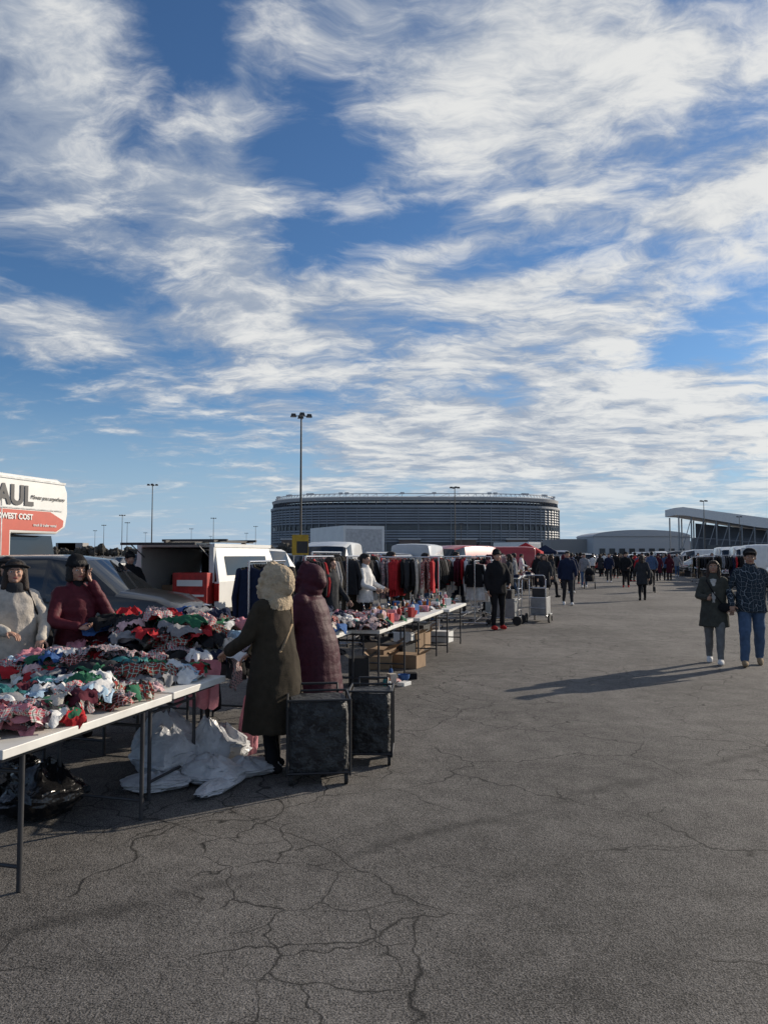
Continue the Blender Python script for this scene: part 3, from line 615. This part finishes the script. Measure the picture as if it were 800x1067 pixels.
# ------------------------------------------------------------------ tables
def table_mesh(w=.75,l=1.8,h=.74):
    mb=MB(); mb.box((0,0,h-.022),(w,l,.045),TTOP)
    mb.box((0,0,h-.06),(w*.86,l*.93,.03),DSTEEL)
    for s in (-1,1):
        y=s*(l/2-.22)
        for q in (-1,1): mb.cyl((q*w*.40,y,h-.07),(q*w*.40,y,.0),.014,.014,DSTEEL,n=8)
        mb.cyl((-w*.40,y,.12),(w*.40,y,.12),.011,.011,DSTEEL,n=8); mb.cyl((-w*.40,y,h-.16),(w*.40,y,h-.16),.011,.011,DSTEEL,n=8)
        mb.cyl((0,y,h-.16),(0,y-s*.42,h-.07),.010,.010,DSTEEL,n=8)
    return mb
TM=[table_mesh(.75,1.8).mesh('folding_table'),table_mesh(.75,1.5).mesh('folding_table'),table_mesh(.75,1.75).mesh('folding_table')]
def table(k,s,t,ang=0):
    o=inst('folding_table',TM[k],W(s,t),RZ+math.radians(ang)); md=o.modifiers.new('bevel','BEVEL'); md.width=.012; md.segments=2; md.limit_method='ANGLE'; return o
def garment(mb,c,yaw,w_,l_,h_,m,n=9,tilt=0,seed=0):
    vs=[];fs=[]; R=Matrix.Translation(c)@Matrix.Rotation(yaw,4,'Z')@Matrix.Rotation(tilt,4,'X'); o=V((seed*7.3,seed*3.1,seed))
    st=U(1.0,2.2)
    for i in range(n):
        for j in range(n):
            u=2*i/(n-1)-1; v=2*j/(n-1)-1
            p=V((u*1.1,v*1.1*st,0))+o
            r=math.sqrt((u*u+v*v)/1.6); ed=max(0,1-r**4)
            rg=(1-2.4*abs(mn.noise(p*1.25))); rg2=(1-2.4*abs(mn.noise(p*2.9+V((3,3,3)))))
            z=h_*(ed*(.35+.75*rg)+.38*rg2)
            du=.22*mn.noise(p*.9+V((5,0,0)))+.10*mn.noise(p*2.6); dv=.22*mn.noise(p*.9+V((0,9,0)))+.10*mn.noise(p*2.6+V((1,4,0)))
            k=1-.22*abs(u*v)
            vs.append((w_/2*(u*k+du),l_/2*(v*k+dv),z if r<.95 else z*.3-.012))
    for i in range(n-1):
        for j in range(n-1): a=i*n+j; fs.append((a,a+n,a+n+1,a+1))
    mb.add(vs,fs,m,R)
def pile(name,s0,s1,t0,t1,base,hgt,N,pal,sz=.34,n=9):
    mb=MB()
    for i in range(N):
        u,v=rnd(),rnd(); q=max(0,(1-(2*u-1)**4)*(1-(2*v-1)**4))
        f=(i+.5)/N
        z=base+hgt*q*f*(.8+.4*rnd())
        p=W(s0+(s1-s0)*u,t0+(t1-t0)*v,z+.012)
        garment(mb,p,U(0,6.28),sz*U(.7,1.4),sz*U(.6,1.1),U(.045,.085)*sz/.30,CL[random.choice(pal)],n,U(-.35,.35),i)
    return mb.obj(name,None,70)
XM=['p_red','p_wht','p_grn','red','white','p_gry','p_grn','p_wht','p_gry','pink','black','white','p_gry','grey','cream','maroon','p_wht','char','rose','navy','sky','white','green','green','teal','grey']
table(1,-3.03,3.80); pile('clothes_pile',-3.36,-2.74,3.1,4.46,.742,.10,120,XM,.26,13)
table(2,-3.55,4.98,90); pile('clothes_pile',-4.3,-2.85,4.66,5.30,.742,.14,110,XM+['green','red','blue'],.26,13)
table(0,-3.45,6.55); table(0,-4.2,6.3)
DK=['p_gry','navy','blue','white','red','black','p_grn','grey','black','char','pink','p_wht','maroon','green','white','navy','white','char','grey','sky','rose','cream']
pile('clothes_pile',-4.5,-3.05,5.6,7.5,.742,.34,180,DK,.32,13)
table(0,-3.2,8.6); pile('clothes_pile',-3.55,-2.85,7.8,9.4,.742,.24,90,['blue','red','white','navy','pink','grey','p_red','black','p_gry','cream','char','white'],.30,11)
mb=MB()
def drape(mb,s,t,z0,w_,l_,m,axis=0,seed=0):
    n=11; vs=[];fs=[]
    for i in range(n):
        for j in range(n):
            u=i/(n-1); v=j/(n-1); f=.02+.03*math.sin(v*15+seed)*u+.03*mn.noise(V((u*3,v*4,seed)))
            zz=z0-l_*u*(1+.35*mn.noise(V((v*3,seed,0))))
            vs.append(W(s+f+.02,t+w_*(v-.5)*(1-.25*u),zz) if axis==0 else W(s+w_*(v-.5)*(1-.25*u),t-f-.02,zz))
    for i in range(n-1):
        for j in range(n-1): a=i*n+j; fs.append((a,a+n,a+n+1,a+1))
    mb.add(vs,fs,m)
for i in range(9): drape(mb,-3.03,5.75+i*.21,.80,.30,U(.15,.5),CL[random.choice(['p_grn','navy','black','white','black','p_gry','char'])],0,i)
for i in range(7): drape(mb,-4.3+i*.22,5.62,.82,.30,U(.15,.45),CL[random.choice(['white','navy','black','char','p_gry','pink'])],1,i+9)
mb.obj('draped_clothes',None,70)
def goods(name,s0,s1,t0,t1,base,N,big=.2):
    mb=MB(); pal=[CARD,WHITE,REDBOX,CL['blue'],CL['black'],CL['cream'],CL['tan'],CHROME,CL['teal'],CL['orange'],TRIM,WHITE,CL['char'],CL['pink'],CL['grey']]
    for i in range(N):
        s,t=U(s0,s1),U(t0,t1); k=rnd(); p=W(s,t,base); X=Matrix.Translation(p)@Matrix.Rotation(U(0,3),4,'Z'); m=random.choice(pal)
        if k<.35: a,b,h=U(.05,big),U(.06,big),U(.04,big*.9); mb.box((0,0,h/2+.001),(a,b,h),m,X)
        elif k<.65:
            r=U(.018,.04); h=U(.1,.24); mb.cyl((0,0,.001),(0,0,h*.7),r,r,m,X,12); mb.cyl((0,0,h*.7),(0,0,h*.82),r,r*.4,m,X,12); mb.cyl((0,0,h*.82),(0,0,h),r*.4,r*.4,random.choice(pal),X,10)
        elif k<.82:
            r=U(.05,.09); mb.rings([[V((q*math.cos(a_),q*math.sin(a_),z)) for a_ in [6.283*j/14 for j in range(14)]] for q,z in ((r*.5,.001),(r*.9,.04),(r,.09),(r*.93,.09),(r*.8,.045))],m,X)
        else: garment(mb,p,U(0,6),.25,.22,.06,CL[random.choice(XM)],7,0,i)
    return mb.obj(name,None,40,bevel=.004)
for t in (9.9,11.75,13.6): table(0,-2.85+.12*(t-9.9)*.4,t)
goods('tabletop_goods',-3.12,-2.53,9.1,14.4,.742,200,.17)
pile('clothes_pile',-3.1,-2.6,9.0,9.9,.742,.12,24,XM,.28,9)
mb=MB()
for i in range(12):
    p=W(U(-3.15,-2.6),U(9.2,14.6),0); a,b,h=U(.25,.42),U(.25,.42),U(.18,.36); X=Matrix.Translation(p)@Matrix.Rotation(RZ+U(-.3,.3),4,'Z')
    m=random.choice((CARD,CARD,CL['char'],TRIM,WHITE))
    mb.box((0,0,h/2+.002),(a,b,h),m,X)
    for q in (-1,1): mb.add([(q*a/2,-b/2,h),(q*a/2,b/2,h),(q*(a/2+.10),b/2,h+.07),(q*(a/2+.10),-b/2,h+.07)],[(0,1,2,3)],m,X)
mb.obj('cardboard_boxes',None,None,bevel=.004)
goods('small_goods',-2.62,-2.3,9.2,10.2,0.0,9,.2)
# ------------------------------------------------------------------ clothes racks
def hang_garment(m,kind,seed):
    mb=MB(); n=16; random.seed(seed); L_=U(.58,.74) if kind<2 else U(.85,1.05); hw=U(.19,.235); rs=[]
    for f,wd in ((0,.05),(.04,.11),(.10,.90),(.22,.88),(.45,.84),(.7,.90),(1.0,1.0)):
        z=-.06-f*L_; r=[]
        for j in range(n):
            a=2*math.pi*j/n; x=hw*wd*math.cos(a); y=(.030+.012*f)*math.sin(a)+.024*f*math.sin(x*42+seed)+.012*mn.noise(V((x*9,z*5,seed)))
            r.append(V((x,y,z)))
        rs.append(r)
    mb.rings(rs,m)
    for q in (-1,1):
        a=V((q*hw*.84,0,-.15)); b=V((q*(hw+.03),.02*q,-.15-L_*.38)); c=V((q*(hw+.02),.01,-.15-L_*.68))
        mb.cap(a,b,.045,.040,m,n=8); mb.cap(b,c,.040,.035,m,n=8)
    return mb
GM={}
for i,k in enumerate(['black','char','navy','red','maroon','white','grey','black','cream','p_red','green','blue','p_gry','black','olive','pink']):
    GM[i]=(hang_garment(CL[k],i%3,i+3))
random.seed(21)
def rack(s,t0,t1,h=1.62,ws=None,name='clothes_rack'):
    mb=MB(); L_=t1-t0
    mb.cyl((0,0,h),(0,L_,h),.016,.016,CHROME,n=10)
    for y in (0,L_):
        mb.cyl((0,y,.06),(0,y,h),.016,.016,CHROME,n=10); mb.cyl((-.28,y,.06),(.28,y,.06),.014,.014,CHROME,n=8)
        for q in (-.28,.28): mb.cyl((q-.012,y,.03),(q+.012,y,.03),.03,.03,TYRE,n=10)
    mb.cyl((0,0,.10),(0,L_,.10),.012,.012,CHROME,n=8)
    y=.08; keys=list(GM); cur=random.choice((0,1,5,6))
    while y<L_-.06:
        if rnd()<.55: cur=random.choices(keys,ws or [7,5,3,2.2,1.5,3,2.2,6,1,1,.2,.6,1,6,1.5,.4])[0]
        gm=GM[cur]; X=Matrix.Translation((0,y,h+.02))@Matrix.Rotation(U(-.25,.25),4,'Z')@Matrix.Scale(U(.88,1.08),4)
        mb.add(gm.v,gm.f,gm.mats[0],X)
        mb.cyl((0,y,h-.06),(0,y,h+.02),.003,.003,CHROME,n=5)
        y+=U(.055,.095)
    o=mb.obj(name,None,50); o.location=W(s,t0); o.rotation_euler=(0,0,RZ+U(-.03,.03)); return o
rack(-4.75,10.2,11.6,1.55,[9,6,4,0,1,1,2,9,0,0,0,0,0,8,2,0]); rack(-4.5,11.8,13.2); rack(-4.3,13.4,15.0); rack(-4.0,15.3,17.0); rack(-3.55,17.2,19.0); rack(-3.2,19.2,21.0); rack(-3.1,21.4,23.2); rack(-3.3,23.6,25.4)
rack(-5.2,14.0,15.8,1.7); rack(-5.0,17.0,18.8,1.7)
WW=[1,1,1,1,1,9,2,1,2,1,1,1,1,1,1,1]
rack(-2.65,18.0,19.2,1.5,WW); rack(-2.6,20.2,21.4,1.5,[4,1,1,5,1,1,1,1,1,3,1,1,1,1,1,1])
def xrack(s,t,l=1.5,h=1.6,ws=None):
    o=rack(s,t,t+l,h,ws); o.rotation_euler=(0,0,RZ-math.pi/2); return o
xrack(-4.1,14.9,1.2,1.6,[4,3,1,5,3,3,1,1,1,3,1,1,1,1,1,1]); xrack(-3.6,19.1,1.2)
log('racks')
stall_r=[D.objects[n].data for n in ('clothes_rack','clothes_rack.001','clothes_rack.002','clothes_rack.007')]
SG=[]
for q in range(3):
    mb=MB()
    for i in range(26):
        p=V((U(-.33,.33),U(-.85,2.7),.742))
        if q==1 or rnd()<.4: garment(mb,p,U(0,6),.34,.3,.09,CL[random.choice(XM)],6,0,i)
        else: a=U(.06,.22); mb.box((p.x,p.y,p.z+a/2),(U(.08,.22),U(.08,.22),a),random.choice((CARD,WHITE,REDBOX,CL['navy'],CL['tan'],CL['char'],CL['black'])))
    for i in range(4): a=U(.25,.42); mb.box((U(-.2,.2),U(-.8,2.6),a/2+.002),(.4,.4,a),random.choice((CARD,CARD,CL['char'])))
    SG.append(mb.mesh('tabletop_goods'))
def farstall(s,t,sg):
    inst('folding_table',TM[0],W(s,t),RZ+U(-.05,.05)); inst('folding_table',TM[0],W(s,t+1.85),RZ)
    inst('tabletop_goods',random.choice(SG),W(s,t),RZ)
    if rnd()<.75: inst('clothes_rack',random.choice(stall_r),W(s+sg*1.6+U(-.3,.3),t-.5),RZ)
    if rnd()<.35: inst('clothes_rack',random.choice(stall_r),W(s+sg*.2,t+3.0),RZ-math.pi/2*sg*-1)
t=27
while t<150:
    farstall(-3.1+U(-.2,.2),t,-1); farstall(7.1+U(-.3,.3),t+1,1); t+=U(4.4,6)
def canopy(s,t,m,h=2.5,w_=3.0):
    mb=MB(); a=w_/2
    mb.add([(-a,-a,h),(a,-a,h),(a,a,h),(-a,a,h),(0,0,h+.75)],[(0,1,4),(1,2,4),(2,3,4),(3,0,4)],m)
    for x0,y0,x1,y1 in ((-a,-a,a,-a),(a,-a,a,a),(a,a,-a,a),(-a,a,-a,-a)): mb.add([(x0,y0,h),(x1,y1,h),(x1*1.003,y1*1.003,h-.28),(x0*1.003,y0*1.003,h-.28)],[(0,1,2,3)],m)
    for x in (-1,1):
        for y in (-1,1): mb.cyl((x*a*.97,y*a*.97,0),(x*a*.97,y*a*.97,h),.025,.025,STEEL,n=8)
    o=mb.obj('canopy_tent'); o.location=W(s,t); o.rotation_euler=(0,0,RZ+U(-.05,.05))
canopy(-5.2,64,CL['red'],1.9,2.6); canopy(-5.0,88,CL['navy'],2.0,2.6)
# ------------------------------------------------------------------ rolling shopping carts (near)
CAMO=camo('cart_fabric',((.010,.010,.012),(.022,.024,.025),(.038,.041,.043)),13,.6)
def cart(x,y,rz,w_=.44,d_=.40,h=.55):
    mb=MB(); z0=.09
    rs=[]; n=40
    for i in range(15):
        f=i/14; z=z0+h*f; bl=1-.035*abs(2*f-1)**3+.0
        if f>.97: bl*=.97
        r=[]
        for j in range(n):
            a=2*math.pi*j/n; c,s=math.cos(a),math.sin(a); q=7
            r0=(abs(c)**q+abs(s)**q)**(-1/q); p=V((c*3,s*3,f*3+x*7)); wv=1+.035*(1-2*abs(mn.noise(p*1.4)))*(1-abs(2*f-1)**6)+.015*mn.noise(p*4)
            r.append(V((w_*.475*c*r0*bl*wv,d_*.475*s*r0*bl*wv,z+(.012*mn.noise(p) if i==14 else 0))))
        rs.append(r)
    mb.rings(rs,CAMO)
    for a in (-1,1):
        for b in (-1,1): mb.cyl((a*w_/2,b*d_/2,z0-.02),(a*w_/2,b*d_/2,z0+h+.02),.009,.009,TRIM,n=8); mb.cyl((a*w_*.44-.012,b*d_*.4,.045),(a*w_*.44+.012,b*d_*.4,.045),.045,.045,TYRE,n=14); mb.box((a*w_*.44,b*d_*.4,.085),(.03,.03,.05),DSTEEL)
    for z in (z0,z0+h+.015):
        mb.tube([(-w_/2,-d_/2,z),(w_/2,-d_/2,z),(w_/2,d_/2,z),(-w_/2,d_/2,z),(-w_/2,-d_/2,z)],.009,TRIM)
    mb.tube([(-w_*.35,d_/2,z0+h),(-w_*.35,d_/2+.05,z0+h+.06),(w_*.35,d_/2+.05,z0+h+.06),(w_*.35,d_/2,z0+h)],.010,TRIM)
    o=mb.obj('rolling_cart',None,45); o.location=(x,y,0); o.rotation_euler=(0,0,rz)
cart(-.49,5.80,.12,.45,.42,.50); cart(-.10,6.30,-.05,.34,.36,.47)
def bag(name,x,y,rx,ry,h,m,seed,n=30):
    mb=MB(); rs=[]; k=20
    for i in range(1,k):
        f=i/k; z=h*(f**.9); r=math.sin(math.pi*min(1,f*.85+.15))**.55*(1-.55*f**3); ring=[]
        for j in range(n):
            a=2*math.pi*j/n; p=V((math.cos(a)*1.5,math.sin(a)*1.5,f*2.5))+V((seed*3.3,0,0))
            q=1+.30*mn.noise(p)+.20*(1-2*abs(mn.noise(p*2.7)))*.6+.10*mn.noise(p*6)
            ring.append(V((rx*r*q*math.cos(a),ry*r*q*math.sin(a),max(.004,z*(1+.25*mn.noise(p*1.3))))))
        rs.append(ring)
    mb.rings(rs,m); o=mb.obj(name,None,40); o.location=(x,y,0); o.rotation_euler=(0,0,seed); return o
PB=mat('black_bin_liner',(.010,.010,.011),.22,var=.2,bump=.02,bs=14); PW=mat('white_plastic_bag',(.50,.51,.53),.4,var=.2,bump=.02,bs=16)
bag('black_plastic_bag',-2.18,5.0,.25,.22,.34,PB,1); bag('black_plastic_bag',-2.62,5.3,.28,.25,.38,PB,2); bag('black_plastic_bag',-2.9,4.7,.3,.25,.4,PB,7)
for i,(x,y,rx,ry,h) in enumerate(((-1.62,5.85,.26,.24,.36),(-1.25,5.72,.24,.2,.18),(-1.02,5.9,.22,.16,.13),(-1.75,6.2,.25,.25,.42),(-1.3,6.25,.24,.2,.30),(-1.6,5.55,.24,.16,.12),(-1.15,5.55,.30,.10,.09),(-1.35,6.0,.16,.14,.40))): bag('white_plastic_bag',x,y,rx,ry,h,PW,i+11)
bag('pink_plastic_bag',-1.10,6.35,.05,.07,.52,CL['pink'],5)
mb=MB()
for z in (.3,.45,.6,.75): mb.tube([(-.2,-.2,z),(.2,-.2,z),(.2,.2,z),(-.2,.2,z),(-.2,-.2,z)],.008,CL['red'])
for i in range(6):
    q=-.2+.08*i
    for a in (-.2,.2): mb.cyl((q,a,.3),(q,a,.75),.005,.005,CL['red'],n=6); mb.cyl((a,q,.3),(a,q,.75),.005,.005,CL['red'],n=6)
for a in (-.2,.2):
    for b in (-.2,.2): mb.cyl((a,b,0),(a,b,.9),.01,.01,DSTEEL,n=8)
garment(mb,V((0,0,.78)),.4,.42,.4,.12,CL['red'],11,0,3)
o=mb.obj('wire_cart'); o.location=(-2.85,8.6,0); o.scale=(1,1,1.15)
def hand_truck(x,y,rz,load=True):
    mb=MB()
    for q in (-1,1):
        mb.tube([(q*.2,0,.12),(q*.2,-.03,1.05),(q*.17,-.12,1.15)],.014,CHROME); mb.cyl((q*.26,0,.11),(q*.30,0,.11),.11,.11,TYRE,n=18); mb.cyl((q*.2,.7,.06),(q*.23,.7,.06),.06,.06,TYRE,n=14)
        mb.cyl((q*.2,0,.16),(q*.2,.75,.16),.014,.014,CHROME)
    mb.cyl((-.17,-.12,1.15),(.17,-.12,1.15),.014,.014,CHROME)
    for z in (.35,.6,.85): mb.cyl((-.2,-.01,z),(.2,-.01,z),.010,.010,CHROME)
    mb.box((0,.37,.175),(.42,.76,.02),STEEL)
    if load: mb.box((0,.35,.40),(.38,.55,.42),STEEL); mb.box((0,.35,.72),(.34,.4,.2),TRIM)
    o=mb.obj('hand_truck',None,40,bevel=.004); o.location=(x,y,0); o.rotation_euler=(0,0,rz)
hand_truck(3.2,18.3,1.2); hand_truck(3.75,18.9,-.4); hand_truck(3.0,19.6,.3)
def stroller(x,y,rz,m):
    mb=MB()
    for q in (-1,1):
        mb.tube([(q*.24,-.55,1.0),(q*.24,-.1,.55),(q*.24,.40,.12)],.014,TRIM); mb.tube([(q*.24,-.1,.55),(q*.24,-.35,.12)],.014,TRIM)
        mb.cyl((q*.24,.40,.12),(q*.28,.40,.12),.11,.11,TYRE,n=16); mb.cyl((q*.24,-.35,.13),(q*.28,-.35,.13),.13,.13,TYRE,n=16)
    mb.cyl((-.24,-.55,1.0),(.24,-.55,1.0),.016,.016,TRIM)
    mb.loft([(0,.12,.35,.18,.25),(0,.05,.48,.21,.30),(0,0,.6,.21,.26),(0,-.05,.68,.2,.12)],m); mb.ell((0,-.12,.78),(.23,.26,.24),m); mb.ell((0,.02,.66),(.09,.09,.1),SKIN)
    o=mb.obj('stroller',None,40); o.location=(x,y,0); o.rotation_euler=(0,0,rz)
stroller(10.0,37.6,math.pi+RZ,CL['black']); stroller(11.6,34,RZ,CL['char'])
# ------------------------------------------------------------------ light poles
def lamp(x,y,h,k=2,nm='light_pole'):
    mb=MB(); mb.cyl((0,0,0),(0,0,.8),.32,.30,mat('concrete',(.35,.34,.32),.9),n=16); mb.cyl((0,0,.8),(0,0,h),.13,.075,mat('pole_bronze',(.07,.065,.06),.5,.3),n=12)
    pm=MATS['pole_bronze']; mb.cyl((-.75,0,h-.1),(.75,0,h-.1),.04,.04,pm,n=8); mb.cyl((0,-.6,h-.1),(0,.6,h-.1),.04,.04,pm,n=8)
    for X_,Y_ in ((-.75,0),(.75,0),(-.0,-.7),(.0,.7))[:2+k]:
        mb.box((X_,Y_,h-.05),(.55,.5,.30),pm,taper=.7); mb.box((X_,Y_,h-.21),(.42,.38,.02),HEAD)
    o=mb.obj(nm,None,40); o.location=(x,y,0); o.rotation_euler=(0,0,.2)
lamp(-7.9,73,15); lamp(-44,146,15); lamp(14,152,15); lamp(79,190,15); lamp(-62,280,15)
for x,y in ((-120,330),(-100,300),(-95,380),(-75,420),(-60,360),(-130,420),(-150,400),(-20,330),(30,300),(-85,250),(150,420),(120,260),(190,380),(-45,480),(60,420),(-108,480)): lamp(x,y,U(13,15))
# ------------------------------------------------------------------ stadium
def sup(cx,cy,a,b,z,n=120,p=3.4,off=0):
    r=[]
    for i in range(n):
        t=2*math.pi*i/n; c,s=math.cos(t),math.sin(t)
        r.append(V((cx+(a+off)*math.copysign(abs(c)**(2/p),c),cy+(b+off)*math.copysign(abs(s)**(2/p),s),z)))
    return r
SM=mat('stadium_louvre',(.27,.29,.315),.6,.1,var=.15,vs=.05); SD=mat('stadium_dark',(.10,.11,.13),.5,var=.3,vs=.08); SR=mat('stadium_rim',(.50,.50,.50),.5,var=.1); SG_=mat('stadium_glass',(.05,.06,.07),.15,var=.4,vs=.1); SB=mat('stadium_base',(.16,.12,.10),.8,var=.3,vs=.06)
e=D.objects.new('stadium',None); S.collection.objects.link(e)
cx,cy,a,b=34,900,158,140
mb=MB()
mb.rings([sup(cx,cy,a,b,0),sup(cx,cy,a,b,50),sup(cx,cy,a,b,54,off=-6),sup(cx,cy,a,b,55,off=-20)],SD,caps=True); mb.obj('bowl_wall',e,30)
mb=MB(); z=14
while z<48:
    if not 26<z<31: mb.rings([sup(cx,cy,a,b,z,off=.3),sup(cx,cy,a,b,z+.1,off=1.6),sup(cx,cy,a,b,z+1.6,off=1.2),sup(cx,cy,a,b,z+1.7,off=.3)],SM,caps=False)
    z+=2.6
mb.rings([sup(cx,cy,a,b,48.6,off=.3),sup(cx,cy,a,b,48.7,off=2.2),sup(cx,cy,a,b,50.8,off=2.2),sup(cx,cy,a,b,50.9,off=-4)],SM,caps=False)
mb.obj('louvres',e)
mb=MB(); mb.rings([sup(cx,cy,a,b,26.6,off=.6),sup(cx,cy,a,b,30.2,off=.6)],SG_,caps=False); mb.rings([sup(cx,cy,a,b,2,off=.5),sup(cx,cy,a,b,12,off=.5)],SG_,caps=False)
mb.obj('glazing',e)
mb=MB()
for i,p in enumerate(sup(cx,cy,a,b,0,n=96,off=1.4)):
    if p.y<cy: mb.box((p.x,p.y,25),(.7,1.2,50),SM)
    if p.y<cy and i%3==0: mb.box((p.x,p.y-3,6),(5,3,12),SB)
for x in (-90,-30,25,80,130): mb.box((x,cy-b-4,8),(20,8,16),SB); mb.box((x,cy-b-8.2,5),(15,.3,7),SG_); mb.box((x,cy-b-4.2,17),(22,9,1.4),SR)
mb.obj('pylons',e)
mb=MB(); mb.rings([sup(cx,cy,a,b,54.5,off=-8),sup(cx,cy,a,b,55.5,off=0),sup(cx,cy,a,b,58.6,off=1),sup(cx,cy,a,b,59.6,off=-2),sup(cx,cy,a,b,58.2,off=-14)],SR,caps=False)
R0=sup(cx,cy,a,b,51,n=150,off=0); R1=sup(cx,cy,a,b,57,n=150,off=-1); R2=sup(cx,cy,a,b,62.5,n=150,off=-4)
for i in range(150):
    j=(i+1)%150; mb.cyl(R1[i],R2[i],.3,.3,SR,n=5); mb.cyl(R2[i],R2[j],.45,.45,SR,n=5); mb.cyl(R1[i],R2[j],.2,.2,SR,n=5); mb.cyl(R0[i],R1[i],.5,.5,SD,n=5)
    if i%7 in (0,1): mb.box(tuple(R2[i]+V((0,0,.4))),(4,1.2,2.0),SR)
mb.obj('roof_rim_truss',e)
mb=MB(); mb.box((-100,700,4.5),(45,20,9),mat('concrete_wall',(.30,.29,.28),.85))
for i in range(6): mb.box((-119+i*7.4,689.8,5),(5.4,.3,3),SG_)
mb.box((-100,700,9.4),(47,21,.8),SR); mb.obj('service_building')
mb=MB(); mb.box((0,0,5),(44,30,10),mat('pale_cladding',(.44,.46,.48),.6,var=.05)); vs=[]; n=13
for y in (-15.5,15.5):
    for i in range(n): t=math.pi*i/(n-1); vs.append((-22.4*math.cos(t),y,10+3.0*math.sin(t)))
mb.add(vs,[(i,i+1,i+1+n,i+n) for i in range(n-1)]+[tuple(range(n)),tuple(range(n,2*n))],MATS['pale_cladding'])
for i in range(9): mb.box((-18+i*4.5,-15.1,3),(2.6,.2,3),SG_)
mb.box((30,5,4),(20,18,8),MATS['concrete_wall']); mb.box((-30,5,4.5),(18,18,9),MATS['concrete_wall'])
o=mb.obj('arched_hall'); o.location=(117,365,0)
e=D.objects.new('grandstand',None); S.collection.objects.link(e)
mb=MB()
prism_pts=[(0,19.6),(3,19.9),(75,9.5),(75,7.2),(30,12.0),(4,16.6),(0,16.8)]
vs=[(x,-6,z) for x,z in prism_pts]+[(x,10,z) for x,z in prism_pts]; n=len(prism_pts)
mb.add(vs,[tuple(range(n)),tuple(range(n,2*n))[::-1]]+[(i,i+n,(i+1)%n+n,(i+1)%n) for i in range(n)],WHITE); mb.obj('sloping_roof',e,fixn=True)
mb=MB()
for i in range(14):
    x=1.5+i*4.6; zt=16.4-max(0,(x-4))*.17
    for y in (-5,9): mb.cyl((x,y,0),(x,y,zt),.28,.28,STEEL,n=6)
    if x<60:
        mb.cyl((x,-5,0),(x+4.6,-5,zt-.8),.16,.16,STEEL,n=5); mb.cyl((x,-5,zt*.5),(x+4.6,-5,zt*.5),.16,.16,STEEL,n=5)
mb.add([(10,4,1),(75,4,1),(75,4,7),(10,4,14)],[(0,1,2,3)],SD)
mb.box((38,2,4),(58,10,8),SD)
for i in range(7): mb.box((14+i*8,-5.3,3.8),(5,.2,3),SG_)
mb.obj('columns',e)
e.location=(112,300,0); e.rotation_euler=(0,0,-.12)
# ------------------------------------------------------------------ distant trees / skyline
def treeline(name,x0,x1,y,h,N,m,seed):
    random.seed(seed); mb=MB()
    for i in range(N):
        x=U(x0,x1); hh=h*(.5+.5*abs(mn.noise(V((x*.02,seed,0))))*2)*U(.6,1.15); yy=y+U(-12,12)
        for q in range(3):
            r=hh*U(.28,.45); c=(x+U(-1,1)*hh*.4,yy+U(-2,2),hh*U(.4,.85)); n=7; rs=[]
            for k in range(1,5):
                t=-math.pi/2+math.pi*k/5; rs.append([V((c[0]+r*math.cos(t)*math.cos(6.283*j/n)*U(.6,1.3),c[1]+r*math.cos(t)*math.sin(6.283*j/n),c[2]+r*math.sin(t)*U(.7,1.3))) for j in range(n)])
            mb.rings(rs,m)
        mb.cyl((x,yy,0),(x,yy,hh*.6),.25,.1,m,n=4)
    mb.obj(name)
TR=mat('winter_trees',(.065,.058,.048),.95,var=.5,vs=.5)
treeline('distant_trees',-520,-40,620,9,260,TR,3); treeline('distant_trees',150,620,760,10,240,TR,4); treeline('distant_trees',-1500,1500,1400,13,420,TR,6)
random.seed(9)
mb=MB()
for i in range(40):
    x=U(-1100,-120) if i<22 else U(300,1300); hgt=U(8,26); mb.box((x,1500,hgt/2),(U(15,70),30,hgt),MATS['concrete_wall'])
mb.obj('skyline_buildings')
log('done')
cd=D.cameras.new('camera'); co=D.objects.new('camera',cd); S.collection.objects.link(co)
co.location=(0,0,1.65); co.rotation_euler=(math.radians(93.18),0,0)
cd.sensor_fit='VERTICAL'; cd.sensor_height=34.6; cd.lens=26; cd.clip_end=12000
S.camera=co
S.view_settings.view_transform='Standard'; S.view_settings.look='None'; S.view_settings.exposure=0
print('TOP',len([o for o in S.objects if not o.parent]))
